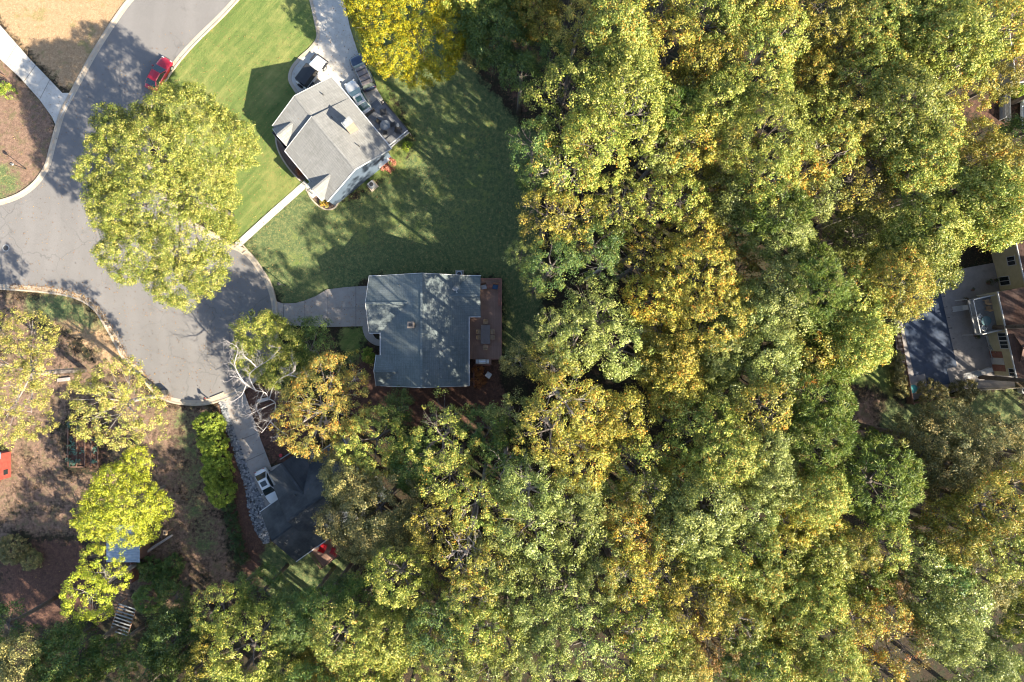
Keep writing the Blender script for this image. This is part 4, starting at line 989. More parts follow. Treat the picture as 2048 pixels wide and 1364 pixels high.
window(h2, (6.35, 3.6, 3.4), 1.3, 1.3, 'x'); window(h2, (-2.5, 5.95, 3.4), 1.0, 1.2, 'y'); window(h2, (2.2, 5.95, 3.4), 1.0, 1.2, 'y')
dr = MB().box(-4.61, -4.553, -2.6, -1.7, .15, 2.2).build('door', M['wood'], h2); MB().box(-4.66, -4.612, -1.85, -1.77, 1.1, 1.2).build('handle', M['steel'], dr)
for x, y, z in ((2.6, 2.7, 6.75), (-2.6, 5.2, 6.2), (2.2, -4.4, 7.0)): MB().tube([(x, y, z - .3), (x, y, z + .3)], .06, 8).build('vent_pipe', M['rail'], h2)
dish = thing('satellite_dish', 'white satellite dish standing on the north end of the roof', 'satellite dish', O2 + Vector((3.95, 4.75, 6.0)), R(20))
ds = MB(); n = 20
tilt = Matrix.Rotation(R(35), 4, 'X'); tilt.translation = (0, .1, .62)
pr_ = [(.0, 0), (.16, .02), (.26, .05), (.33, .08)]
base = 0
for (r_, z) in pr_:
    for k in range(n):
        t_ = 6.28318 * k / n; ds.v.append(tuple(tilt @ Vector((r_ * 1.15 * math.cos(t_), r_ * math.sin(t_), z))))
for i in range(3):
    for k in range(n): ds.f.append([i*n+k, i*n+(k+1) % n, (i+1)*n+(k+1) % n, (i+1)*n+k]); ds.m.append(0)
ds.build('dish', M['grey'], dish, smooth=True, fixn=False)
MB().tube([(0, .12, .0), (0, .12, .55)], .035).build('mast', M['grey'], dish); MB().tube([(0, -.05, .5), (0, -.42, .75)], .02).box(-.05, .05, -.5, -.4, .72, .82).build('feed_arm', M['white'], dish)
d2 = deck('sun_deck', 'reddish brown wooden sun deck with a dining table, beside the satellite-dish house', O2, 0, [(5.3, -3.5), (5.9, -3.5), (5.9, -4.15), (7.9, -4.15), (7.9, -3.5), (9.2, -3.5), (9.2, 6.35), (6.42, 6.35), (6.42, 1.9), (4.95, 1.9), (4.95, -3.5)][1:], 1.6, M['deck2'],
          rails=[[(6.5, 6.3), (9.15, 6.3), (9.15, 2.7)], [(9.15, 2.7), (9.15, -3.45), (7.95, -3.45)]], railmat=M['woodred'])
O2v = O2
be = MB(); be.box(8.75, 9.05, 3.0, 5.9, 2.0, 2.06).box(8.8, 8.86, 3.05, 3.12, 1.6, 2.0).box(8.8, 8.86, 5.7, 5.8, 1.6, 2.0); be.build('bench_seat', M['woodred'], d2)

# --- house 3: charcoal roof
A3 = R(35.8); O3 = Vector((-24.637, -20.22, 0))
h3 = thing('house', 'house with a dark charcoal roof, partly hidden by trees, with a red-chaired deck', 'house', O3, A3)
wb = MB(); body(wb, -4.2, -1.0, -3.8, 2.6, 3.4, -.5, 5.2); body(wb, -1.2, 8.2, -3.8, 4.2, 3.85, .3, 6.2); body(wb, 3.9, 5.7, -.6, 3.75, 3.85, 1.6, 5.3, SW)
wb.build('wall', M['siding3'], h3)
rb = MB(); gable(rb, -4.65, -1.1, -4.25, 3.55, -.5, 5.55, 3.0, 3.5); gable(rb, -1.42, 8.72, -4.27, 4.0, .3, 6.55, 4.6, 4.0)
gable(rb, 6.15, 4.4, -1.0, 3.97, 1.6, 5.65, 4.15, 3.97, SW, inner=1.6)
rb.build('roof', [M['roof3'], M['roof3']], h3)
g = MB(); fascia(g, (-4.68, 3.06, 3.5), (-2.0, 3.06, 3.5)); fascia(g, (4.3, 4.66, 4.0), (8.75, 4.66, 4.0)); fascia(g, (-4.6, -4.33, 3.55), (-1.4, -4.33, 3.8)); fascia(g, (-1.4, -4.34, 4.0), (8.7, -4.34, 4.0)); fascia(g, (8.77, -4.27, 4.02), (8.77, .3, 6.57), .05, .2); fascia(g, (8.77, .3, 6.57), (8.77, 4.6, 4.02), .05, .2)
g.build('gutter', M['white'], h3)
MB().box(3.6, 4.1, 6.2, 6.7, 2.4, 2.75).build('porch_lamp', M['white'], h3)
gdo = MB().box(-4.0, -1.6, 2.61, 2.66, .05, 2.2).build('garage_door', M['white'], h3); MB().box(-2.9, -2.7, 2.662, 2.7, .5, .6).build('handle', M['dark'], gdo)
window(h3, (8.2, 1.5, 2.2), 1.2, 1.3, 'x'); window(h3, (8.2, -1.8, 2.2), 1.2, 1.3, 'x'); window(h3, (1.6, 5.7, 2.4), 1.4, 1.2, 'y'); window(h3, (6.2, 4.2, 2.2), 1.3, 1.2, 'y')
for x, y, z in ((3.2, -1.6, 5.6), (.8, 2.2, 5.6)): MB().tube([(x, y, z - .3), (x, y, z + .3)], .05, 8).build('vent_pipe', M['rail'], h3)
d3 = deck('back_deck', 'brown timber back deck crowded with red chairs', O3, A3, [(-3.6, -3.85), (1.6, -3.85), (1.6, -7.0), (-3.6, -7.0)], .75, M['deck2'], rails=[[(-3.55, -4.3), (-3.55, -6.95), (1.55, -6.95)]], railmat=M['wood'])
pf = MB(); railing(pf, [(4.3, 6.6), (.0, 6.9)], .9, 0); o = pf.build('porch_fence', M['grey']); o.location = O3; o.rotation_euler = (0, 0, A3)
tag(o, 'grey rail fence in front of the charcoal-roofed house', 'fence')
# white lattice screen leaning off the lattice end

# --- house 4: cream walls, brown roof, by the pool
A4 = R(-77.5); O4 = Vector((W(1995, 584.5, 4.6).x, W(1995, 584.5, 4.6).y, 0))
h4 = thing('house', 'cream-walled house with a brown roof behind the swimming pool', 'house', O4, A4)
wb = MB(); body(wb, .25, 10.4, .65, 8.3, 4.35, 4.5, 6.6); wb.build('wall', M['siding4'], h4)
MB().box(-8.0, .2, 3.6, 11, -.1, 4.7).build('wing_wall', M['siding4'], h4)
rb = MB(); gable(rb, -.02, 10.85, .1, 4.6, 4.5, 7.0, 8.8, 4.6); gable(rb, -8.4, -.05, 3.2, 4.98, 7.4, 7.2, 11.4, 4.98)
gable(rb, .6, 3.2, 5.2, 4.9, 6.9, 5.9, 8.6, 4.9, SW, inner=2.4)
rb.build('roof', [M['roof4'], M['roof4']], h4)
g = MB(); fascia(g, (-.05, .04, 4.6), (10.9, .04, 4.6)); fascia(g, (-8.4, 3.14, 4.98), (-.08, 3.14, 4.98)); g.build('gutter', M['white'], h4)
for x in (5.5, 6.5, 9.9): window(h4, (x, .65, 2.9 if x < 9 else 3.4), .85, 1.3, 'y', -1)
dr = MB().box(7.35, 8.15, .59, .647, .06, 2.2).build('door', M['woodred'], h4); MB().box(7.45, 7.52, .54, .588, 1.1, 1.2).build('handle', M['steel'], dr)
MB().box(8.2, 9.0, .6, .647, .06, 2.2).build('white_door', M['white'], h4); MB().box(9.05, 9.85, .58, .647, .06, 2.2).build('shutter', M['woodred'], h4)
window(h4, (-3.2, 3.6, 3.0), 1.0, 1.2, 'y', -1); window(h4, (-.9, 3.6, 1.2), 1.0, 1.6, 'y', -1)
d4 = deck('balcony', 'raised grey balcony with glass furniture against the cream wall', O4, A4, [(.3, -2.2), (4.7, -2.2), (4.7, .6), (.3, .6)], 2.4, M['deck1'], rails=[[(.35, .5), (.35, -2.15), (4.65, -2.15), (4.65, .5)]], railmat=M['white'])

# --- house 5: the corner in the top right
c5 = W(2034, 165, 4.5)
h5 = thing('house', 'dark-roofed house whose corner shows at the top right edge', 'house', (c5.x, c5.y, 0), R(8))
MB().box(.3, 9, .5, 11, -.1, 4.2).build('wall', M['siding2'], h5)
rb = MB(); gable(rb, 0, 11.6, -9.6, 4.5, -4.8, 6.6, 0, 4.5, Matrix(((0,-1,0,0),(1,0,0,0),(0,0,1,0),(0,0,0,1)))); rb.build('roof', [M['roof4'], M['roof4']], h5)
g = MB(); fascia(g, (-.04, 0, 4.5), (-.04, 11.6, 4.5)); fascia(g, (0, -.04, 4.5), (4.8, -.04, 6.6), .1, .25); g.build('gutter', M['white'], h5)
MB().box(2, 3, .44, .497, 1, 2.2).build('window', M['glass'], h5)

# --- tin shed and its yard
c6 = W(246, 1098, 2.6)
sh = thing('shed', 'low shed with a ribbed pale tin roof between the two chartreuse trees', 'shed', (c6.x, c6.y, 0), 0)
MB().box(-1.9, 1.9, -1.3, 2.6, -.05, 2.3).build('wall', M['wood'], sh)
b = MB(); nseg = 46
for i in range(nseg):
    y0 = -1.6 + i * 4.5 / nseg; y1 = y0 + 4.5 / nseg; z0 = 2.45 + (.04 if i % 2 else 0); z1 = 2.45 + (0 if i % 2 else .04)
    b.poly([(-2.1, y0, z0), (2.1, y0, z0 + .25), (2.1, y1, z1 + .25), (-2.1, y1, z1)])
b.build('tin_roof', plain('tin', (.36, .42, .50), .45, .3, var=.15), sh)
MB().box(1.0, 1.9, -1.34, -1.302, .05, 2.0).build('door', M['woodred'], sh)
c = W(268, 1142, 1); f = MB()
for i in range(12): f.box(-.06, .06, -1.3 + i * .22, -1.1 + i * .22, -.02, 1.7 + (i % 2) * .05)
f.box(-.09, -.06, -1.3, 1.35, .4, .5).box(-.09, -.06, -1.3, 1.35, 1.3, 1.4)
o = f.build('plank_fence', M['woodred']); o.location = (c.x, c.y, 0); tag(o, 'short red-brown plank fence below the tin shed', 'fence')
c = W(246, 1240, 1.6); t = thing('lattice_roof', 'slatted open pergola roof, grey slats in a row below the tin shed', 'pergola', (c.x, c.y, 0), R(-18))
b = MB()
for i in range(9): b.box(-1.1, 1.1, -1.7 + i * .42, -1.55 + i * .42, 1.6, 1.66)
b.build('slats', M['grey'], t); b = MB().box(-1.15, -1.05, -1.8, 1.9, 1.5, 1.598).box(1.05, 1.15, -1.8, 1.9, 1.5, 1.598)
b.build('beams', M['wood'], t)
for x in (-1.1, 1.1):
    for y in (-1.7, 1.8): MB().box(x-.05, x+.05, y-.05, y+.05, -.05, 1.5).build('post', M['wood'], t)
t = thing('log', 'fallen pale tree trunk lying from the tin shed to the right', 'log', W(268, 1122, .15)); q = W(345, 1070, .6) - W(268, 1122, .15)
MB().tube([(0, 0, .1), q * .5 + Vector((.05, .1, .1)), q], [.22, .18, .13], 9).build('trunk', M['palebark'], t, smooth=True)
t = thing('birdhouse_post', 'small pale wooden box on a post beside the fallen trunk', 'nest box', W(345, 1057, 0))
MB().box(-.05, .05, -.05, .05, -.05, 1.6).build('post', M['wood'], t); bx = MB().box(-.22, .22, -.3, .3, 1.6, 1.95).build('box', M['teak'], t, bevel=.03); MB().box(-.1, .1, -.12, .12, 1.951, 1.965).build('hole', M['dark'], bx)
# red shed at the left edge
c = W(-14, 936, 2.0); t = thing('playhouse', 'small red timber playhouse with a blue roof edge at the left edge of the photo', 'playhouse', (c.x, c.y, 0))
MB().box(-1.2, .75, -1.5, 1.7, 0, 1.9).build('wall', plain('faded_red', (.36, .07, .05), .6, var=.3), t); b = MB(); b.slab([(-1.4, -1.7, 2.0), (.85, -1.7, 2.0), (.85, 1.0, 2.1), (-1.4, 1.0, 2.1)], .06); b.build('roof', bpy.data.materials['faded_red'], t)
MB().box(-1.4, .9, 1.1, 1.9, 1.95, 2.05).build('blue_panel', plain('blue_sheet', (.15, .35, .55), .5), t)
MB().box(.751, .78, -1.0, -.4, .6, 1.3).build('window', M['glass'], t)
# garden bed
t = thing('vegetable_bed', 'rectangular vegetable bed with rows of blue-green plants in the bare yard', 'garden bed', W(162, 888, 0))
b = MB()
for (x0, x1, y0, y1) in ((-1.6, .6, 2.75, 2.87), (-1.6, .6, -2.9, -2.78), (-1.6, -1.5, -2.9, 2.87), (.5, .6, -2.9, 2.87), (-.55, -.45, -2.78, 2.75), (1.3, 1.4, -2.9, 2.6), (2.1, 2.2, -2.9, 2.6)): b.box(x0, x1, y0, y1, -.05, .16)
b.build('timber_edging', M['wood'], t)
rg = np.random.default_rng(4); P = []; Vv = []
for i in range(26):
    x = rg.choice([-1.25, -.8, -.2, .25, 1.7]) + rg.normal(0, .08); y = rg.uniform(-2.6, 2.6); n = 40
    d = rg.normal(size=(n, 3)) * np.array([.16, .16, .09]) + np.array([x, y, .18]); P.append(d); Vv.append(np.full(n, rg.uniform(.2, .8)))
P = np.concatenate(P)
me = leaf_mesh('plants', P, rg.normal(size=P.shape) + np.array([0, 0, 1]), rg.uniform(.08, .2, len(P)), .6, np.concatenate(Vv), rg)
put_mesh('plants', me, t, leafmat('leaf_blue_green', [(0, (.05, .12, .09)), (.5, (.12, .24, .18)), (1, (.2, .34, .22))], trans=.2))
# ------------------------------------------------------------------ vehicles
def carpaint(name, c, met=.2):
    m, t, b = newmat(name); b.inputs['Base Color'].default_value = (*c, 1); b.inputs['Roughness'].default_value = .3
    b.inputs['Metallic'].default_value = met; b.inputs['Coat Weight'].default_value = .8; b.inputs['Coat Roughness'].default_value = .05
    return m
TYRE = plain('tyre', (.02, .02, .02), .9)
HL = glass('headlight_glass', (.5, .52, .55), .1); TL = glass('tail_light', (.35, .02, .02), .15)
def loft(b, secs, mi=0):
    n = len(secs[0]); base = len(b.v)
    for s_ in secs: b.v += [tuple(p) for p in s_]
    for i in range(len(secs) - 1):
        for k in range(n):
            b.f.append([base+i*n+k, base+i*n+(k+1) % n, base+(i+1)*n+(k+1) % n, base+(i+1)*n+k]); b.m.append(mi)
    b.f.append([base + k for k in range(n)][::-1]); b.m.append(mi); b.f.append([base+(len(secs)-1)*n+k for k in range(n)]); b.m.append(mi)
def make_car(name, label, px, py, dx, dy, paint, L=4.6, Wd=1.82, H=1.45, style='sedan', roofmat=None, sunroof=False, glassm=None, cat='car'):
    """nose points along (dx, dy) in photograph pixels"""
    c = W(px, py, H * .6); t = thing(name, label, cat, (c.x, c.y, .045), math.atan2(-dy, dx), 'parked cars')
    hw = Wd / 2; b = MB()
    boxy = style in ('jeep',)
    if style == 'suv': zs = [(-.5, .62, .70), (-.49, .93, .95), (-.40, 1.0, 1.02), (-.1, 1.0, 1.05), (.18, 1.0, 1.06), (.36, .98, 1.0), (.46, .92, .88), (.5, .72, .62)]
    elif boxy: zs = [(-.5, .93, .75), (-.49, .97, 1.05), (-.40, .97, 1.08), (0, .97, 1.08), (.15, .96, 1.1), (.42, .82, 1.06), (.475, .80, 1.0), (.5, .80, .72)]
    else: zs = [(-.5, .66, .62), (-.485, .88, .90), (-.38, .97, .98), (-.1, 1.0, .96), (.15, 1.0, .95), (.33, .98, .86), (.45, .90, .72), (.5, .66, .55)]
    secs = []
    for (fx, fw, z) in zs:
        x = fx * L; w_ = hw * fw; lo = .24
        secs.append([(x, -w_*.9, lo), (x, -w_, lo+.2), (x, -w_*1.0, z*.72), (x, -w_*.86, z-.04), (x, -w_*.4, z+.015), (x, w_*.4, z+.015), (x, w_*.86, z-.04), (x, w_, z*.72), (x, w_, lo+.2), (x, w_*.9, lo)])
    loft(b, secs); body_ = b.build('body', paint, t, smooth=True, sub=2)
    gl = glassm or M['glass']
    if style == 'sedan': xw0, xw1, xr1, xr0 = .20, .02, -.24, -.40
    elif style == 'suv': xw0, xw1, xr1, xr0 = .21, .07, -.42, -.47
    else: xw0, xw1, xr1, xr0 = .13, .08, -.46, -.475
    zb = .93 if style == 'sedan' else 1.04
    xb = [q * L for q in (xr0, xw0)]; xt = [q * L for q in (xr1, xw1)]; wb_, wt_ = hw * .88, hw * (.66 if style == 'sedan' else .74)
    if boxy: wb_, wt_ = hw * .90, hw * .82
    zt = H - .05
    B = [(xb[0], -wb_, zb), (xb[1], -wb_, zb), (xb[1], wb_, zb), (xb[0], wb_, zb)]; Tt = [(xt[0], -wt_, zt), (xt[1], -wt_, zt), (xt[1], wt_, zt), (xt[0], wt_, zt)]
    def quad(nm, a, b2, mt, inset=.06, out=.0):
        p = [Vector(B[a]), Vector(B[b2]), Vector(Tt[b2]), Vector(Tt[a])]
        m_ = MB(); ctr = sum(p, Vector()) / 4; p = [q.lerp(ctr, inset) for q in p]
        nn = (p[1] - p[0]).cross(p[3] - p[0]).normalized()
        if nn.dot(ctr - Vector((0, 0, .5))) < 0: nn = -nn
        m_.poly([q + nn * .012 for q in p]); mm = m_.poly([q - nn * .02 for q in p])
        return mm.build(nm, mt, t)
    cb = MB(); cb.v += B + Tt
    for q in ((0, 1, 5, 4), (1, 2, 6, 5), (2, 3, 7, 6), (3, 0, 4, 7), (4, 5, 6, 7)): cb.f.append(list(q)); cb.m.append(0)
    cb.build('cabin', M['dark'] if (boxy or style == 'suv') else paint, t, bevel=.05)
    quad('windscreen', 1, 2, gl, .05); quad('rear_window', 3, 0, gl, .08)
    quad('side_window', 0, 1, gl, .1); quad('side_window', 2, 3, gl, .1)
    rf = MB(); nx = 6; rows = []
    for i in range(nx + 1):
        x = xt[0] + (xt[1] - xt[0]) * i / nx; e = 1 - abs(2 * i / nx - 1) ** 3 * .0; cr = .05 * (1 - (2 * i / nx - 1) ** 2)
        rows.append([(x, -wt_ * 1.02, zt - .02), (x, -wt_ * .9, zt + .03 + cr * .4), (x, 0, zt + .05 + cr), (x, wt_ * .9, zt + .03 + cr * .4), (x, wt_ * 1.02, zt - .02), (x, 0, zt - .04)])
    loft(rf, rows); roof = rf.build('roof', roofmat or paint, t, smooth=False, bevel=.02)
    xm = (xt[0] + xt[1]) / 2
    if sunroof: MB().box(xt[1] - .95, xt[1] - .3, -wt_ * .62, wt_ * .62, zt + .06, zt + .115).build('sunroof', gl, t, bevel=.03)
    if style == 'suv':
        for s_ in (-1, 1): MB().bar((xt[0] + .1, s_ * wt_ * .9, zt + .11), (xt[1] - .1, s_ * wt_ * .9, zt + .11), .022).build('roof_rail', M['steel'], t)
        for f in (.2, .5, .8): x = xt[0] + (xt[1] - xt[0]) * f; MB().bar((x, -wt_*.9, zt + .15), (x, wt_*.9, zt + .15), .03).build('crossbar', M['dark'], t)
    if boxy:
        MB().lathe((0, 0, 0), [(.2, -.11), (.36, -.11), (.38, 0), (.36, .11), (.2, .11)], 18).build('spare_wheel', TYRE, t).matrix_local = Matrix.Translation((-L/2 - .14, 0, .95)) @ Matrix.Rotation(R(90), 4, 'Y')
        for i in range(2): MB().box(.22 * L + i * .16, .22 * L + .05 + i * .16, -.42, .42, 1.10, 1.13).build('bonnet_louvre', M['dark'], t)
        MB().box(L/2 - .02, L/2 + .14, -hw * .92, hw * .92, .48, .66).build('bumper', M['dark'], t, bevel=.03)
        for s_ in (-1, 1):
            for fx in (.36, -.32): MB().box(fx*L-.5, fx*L+.5, s_*hw*.98-.14, s_*hw*.98+.14, .80, .88).build('wheel_arch', M['dark'], t, bevel=.05)
    wr = .33 if style == 'sedan' else .39
    for fx in (.315, -.30):
        for s_ in (-1, 1):
            wh = MB(); cy = s_ * (hw - .13)
            wh.tube([(fx*L, cy - .11, wr), (fx*L, cy + .11, wr)], wr, 22); w_ = wh.build('wheel', TYRE, t, bevel=.02)
            MB().tube([(fx*L, cy + s_*.10, wr), (fx*L, cy + s_*.125, wr)], wr * .62, 16).build('rim', M['steel'], w_)
    for s_ in (-1, 1):
        MB().box(L*.455, L*.485, s_*hw*.62 - .14, s_*hw*.62 + .14, .60, .74).build('headlight', HL, t, bevel=.03)
        MB().box(-L*.492, -L*.475, s_*hw*.62 - .14, s_*hw*.62 + .14, .70, .82).build('tail_light', TL, t, bevel=.02)
        x = xb[1] - .35; MB().box(x - .09, x + .07, s_*(hw + .02) - .02, s_*(hw + .02) + .13*s_ if s_ > 0 else s_*(hw + .02) + .02, zb - .02, zb + .13) if False else None
        y0, y1 = sorted((s_ * (hw - .04), s_ * (hw + .16))); MB().box(x - .08, x + .06, y0, y1, zb - .04, zb + .10).build('wing_mirror', paint, t, bevel=.03)
    return t
red = carpaint('paint_red', (.50, .012, .03)); wht = carpaint('paint_white', (.78, .78, .77), 0); slv = carpaint('paint_silver', (.62, .62, .61), .3); blu = carpaint('paint_navy', (.015, .03, .07), .2)
make_car('red_sedan', 'red sedan parked on the street against the kerb of the green lawn', 316, 147, 36, -64, red, 4.5, 1.85, 1.42)
make_car('off_roader', 'boxy white off-roader with a black soft roof on the bright driveway', 622, 142, .60, -.80, wht, 4.3, 1.85, 1.82, 'jeep', roofmat=M['dark'])
make_car('roof_rack_car', 'dark blue estate car with grey roof and crossbars by the bright yellow tree', 724, 143, -.42, -.91, blu, 4.7, 1.9, 1.68, 'suv', roofmat=plain('roof_taupe', (.22, .19, .18), .45), glassm=glass('pale_windscreen', (.16, .19, .17), .1))
make_car('silver_sedan', 'silver sedan with a sunroof beside the eave of the grey-roofed house', 716, 194, -.50, -.87, slv, 4.7, 1.84, 1.45, sunroof=True, glassm=M['teal'])
make_car('white_coupe', 'white coupe with dark windows nosed up to the garage of the charcoal-roofed house', 535, 973, .46, .89, wht, 4.6, 1.84, 1.42, sunroof=True)
make_car('white_car', 'pale blue-white car just showing at the right edge below the top right house', 2060, 222, 0, -1, carpaint('paint_pale', (.6, .68, .75), .1), 4.5, 1.85, 1.5)

# ------------------------------------------------------------------ furniture and small things
def chair(name, label, loc, rz, mat, group=None, w_=.5, d_=.48, hs=.44, hb=.92, slats=False, cat='chair', cush=None):
    t = thing(name, label, cat, loc, rz, group)
    MB().box(-d_/2, d_/2, -w_/2, w_/2, hs - .05, hs).build('seat', mat, t, bevel=.015)
    MB().slab([(-d_/2 - .02, -w_/2, hs + .05), (-d_/2 + .04, -w_/2, hs + .05), (-d_/2 + .04, w_/2, hs + .05), (-d_/2 - .02, w_/2, hs + .05)], .0001)
    q = MB(); q.v += [(-d_/2, -w_/2, hs), (-d_/2, w_/2, hs), (-d_/2 - .16, w_/2, hb), (-d_/2 - .16, -w_/2, hb), (-d_/2 + .05, -w_/2, hs), (-d_/2 + .05, w_/2, hs), (-d_/2 - .11, w_/2, hb), (-d_/2 - .11, -w_/2, hb)]
    for f_ in ((0,1,2,3), (4,7,6,5), (0,4,5,1), (1,5,6,2), (2,6,7,3), (3,7,4,0)): q.f.append(list(f_)); q.m.append(0)
    q.build('backrest', mat, t)
    for sx in (-1, 1):
        for sy in (-1, 1): MB().box(sx*(d_/2-.04)-.022, sx*(d_/2-.04)+.022, sy*(w_/2-.03)-.022, sy*(w_/2-.03)+.022, 0, hs - .05).build('leg', mat, t)
    for sy in (-1, 1): MB().box(-d_/2 - .05, d_/2, sy*w_/2 - .03, sy*w_/2 + .03, hs + .19, hs + .225).build('armrest', mat, t)
    if cush: MB().box(-d_/2 + .06, d_/2 - .02, -w_/2 + .04, w_/2 - .04, hs + .002, hs + .10).build('cushion', cush, t, bevel=.03)
    return t
def table(name, label, loc, rz, lx, ly, h, mat, cat='table', roundt=False, legm=None):
    t = thing(name, label, cat, loc, rz)
    if roundt:
        MB().lathe((0, 0, 0), [(lx - .02, h - .05), (lx, h - .03), (lx, h - .01), (lx - .02, h)], 28).build('tabletop', mat, t)
        MB().lathe((0, 0, 0), [(.3, 0), (.28, .03), (.05, .06), (.05, h - .052)], 16).build('pedestal', legm or mat, t)
    else:
        MB().box(-lx/2, lx/2, -ly/2, ly/2, h - .05, h).build('tabletop', mat, t, bevel=.01)
        for sx in (-1, 1):
            for sy in (-1, 1): MB().box(sx*(lx/2-.06)-.03, sx*(lx/2-.06)+.03, sy*(ly/2-.06)-.03, sy*(ly/2-.06)+.03, 0, h - .05).build('leg', legm or mat, t)
    return t
Z2 = 1.6
tp = plain('table_grey_brown', (.20, .16, .14), .5)
c = O2 + Vector((7.22, -.47, Z2))
table('dining_table', 'long grey-brown dining table on the wooden sun deck', c, 0, 1.15, 2.35, .75, tp)
for (dx, dy, a, l) in ((0, 1.5, -90, 'above the dining table, at its upper end'), (0, -1.5, 90, 'at the lower end of the dining table'), (-.78, .35, 0, 'left of the dining table, upper one'), (-.78, -.35, 0, 'left of the dining table, lower one'), (.78, .35, 180, 'right of the dining table, upper one'), (.78, -.35, 180, 'right of the dining table, lower one')):
    chair('deck_chair', 'pale teak chair ' + l, c + Vector((dx, dy, 0)), R(a), M['teak'], 'teak chairs round the dining table', .48, .42)
cw = plain('cushion_pale', (.55, .55, .58), .8); cbm = plain('cushion_navy', (.04, .10, .2), .8)
chair('armchair', 'wooden armchair with pale cushion at the top of the sun deck', O2 + Vector((7.0, 5.35, Z2)), R(-80), M['wood'], 'cushioned armchairs on the sun deck', .72, .62, .38, .85, cush=cw)
chair('armchair', 'wooden armchair with navy cushion in the top right corner of the sun deck', O2 + Vector((8.4, 5.35, Z2)), R(-100), M['wood'], 'cushioned armchairs on the sun deck', .72, .62, .38, .85, cush=cbm)
table('side_table', 'small square wooden table between the two cushioned armchairs', O2 + Vector((7.7, 5.4, Z2)), 0, .6, .5, .45, M['woodred'])
gr = thing('gas_grill', 'stainless gas grill with side shelves at the lower end of the sun deck', 'grill', O2 + Vector((6.85, -3.75, Z2)))
MB().box(-.42, .42, -.25, .25, .12, .85).build('cabinet', M['dark'], gr, bevel=.02)
ld = MB(); loft(ld, [[(x, -.3, .86), (x, -.28, 1.05), (x, -.1, 1.18), (x, .12, 1.16), (x, .27, 1.02), (x, .28, .86)] for x in (-.42, .42)]); ld = ld.build('lid', M['steel'], gr, bevel=.02); MB().bar((-.3, -.33, 1.0), (.3, -.33, 1.0), .015).build('handle', M['dark'], ld)
for s_ in (-1, 1): MB().box(s_*.62 - .17, s_*.62 + .17, -.24, .24, .83, .87).build('side_shelf', M['white'], gr, bevel=.01)
for s_ in (-1, 1): MB().tube([(s_*.36, -.2, .06), (s_*.36, .2, .06)], .06, 10).build('wheel', TYRE, gr)
t = thing('stool', 'pale square padded stool on the red mulch by the grill', 'stool', W(977, 750, .35), R(-35)); t.location.z = 0
MB().box(-.34, .34, -.34, .34, .36, .46).build('seat', M['white'], t, bevel=.04)
for sx in (-1, 1):
    for sy in (-1, 1): MB().box(sx*.26-.025, sx*.26+.025, sy*.26-.025, sy*.26+.025, 0, .36).build('leg', M['grey'], t)
f = MB(); f.bar(W(948, 731, .25), W(948, 771, .25), .06, .28).bar(W(948, 731, .25), W(980, 730, .25), .06, .28)
tag(f.build('timber_edging', M['woodred']), 'reddish timber edging round the mulch patch below the grill', 'edging')
def loc1(x, y, z): return Matrix.Rotation(A1, 4, 'Z') @ Vector((x, y, z)) + O1
table('round_table', 'round grey table on the grey timber deck', loc1(3.1, 5.4, 1.5), 0, .62, .62, .74, plain('table_slate', (.20, .22, .24), .5), roundt=True)
for i, (a, l) in enumerate(((60, 'on the upper side'), (200, 'on the house side'), (-40, 'on the lower side'))):
    chair('patio_chair', f'dark slim chair pushed up to the round grey table {l}', loc1(3.1 + .85*math.cos(R(a)), 5.4 + .85*math.sin(R(a)), 1.5), A1 + R(a + 180), M['rail'], 'dark chairs at the round grey table', .45, .42)
chair('lounge_chair', 'dark lounge chair near the steps of the grey timber deck', loc1(1.6, 6.3, 1.5), A1 + R(150), M['rail'], None, .7, .75, .38, .85)
chair('lounge_chair', 'dark slatted chair near the outer corner of the grey timber deck', loc1(4.6, 6.3, 1.5), A1 + R(40), M['rail'], None, .65, .65, .38, .85)
table('side_table', 'tiny pale side table on the grey timber deck', loc1(4.0, 6.6, 1.5), A1, .4, .4, .45, M['grey'])
def ac(name, label, loc, rz):
    t = thing(name, label, 'air conditioner', loc, rz); MB().box(-.55, .55, -.55, .55, 0, .08).build('pad', M['kerb'], t)
    MB().box(-.4, .4, -.4, .4, .08, .82).build('casing', M['grey'], t, bevel=.05)
    MB().lathe((0, 0, .823), [(.33, 0), (.33, .02), (.28, .02)], 20).build('fan_ring', M['steel'], t); MB().lathe((0, 0, .846), [(.27, 0), (.27, .006), (.08, .02)], 18).build('fan_grille', M['dark'], t)
ac('air_conditioner', 'square air conditioner on a concrete pad on the lawn by the blue gable wall', loc1(7.15, -.5, 0), A1)
ac('air_conditioner', 'air conditioner tight against the upper wall of the satellite-dish house', O2 + Vector((3.9, 7.05, 0)), 0)
def loc3(x, y, z): return Matrix.Rotation(A3, 4, 'Z') @ Vector((x, y, z)) + O3
for i, (x, y, a, l) in enumerate(((-1.9, -5.0, 30, 'nearest the roof'), (-1.2, -6.2, 120, 'by the outer rail'), (-.1, -5.1, -60, 'closest to the oak'))):
    chair('red_chair', f'bright red lounge chair on the brown back deck, {l}', loc3(x, y, .75), A3 + R(a), M['red'], 'red chairs on the back deck', .75, .8, .38, .9)
t = thing('bin', 'small red bucket in the front bed of the charcoal-roofed house', 'bucket', W(563, 910, 0)); MB().lathe((0, 0, 0), [(.16, 0), (.22, .35), (.19, .35)], 14).build('pail', M['red'], t); MB().tube([(-.2, 0, .35), (0, 0, .5), (.2, 0, .35)], .01, 5).build('handle', M['dark'], t)
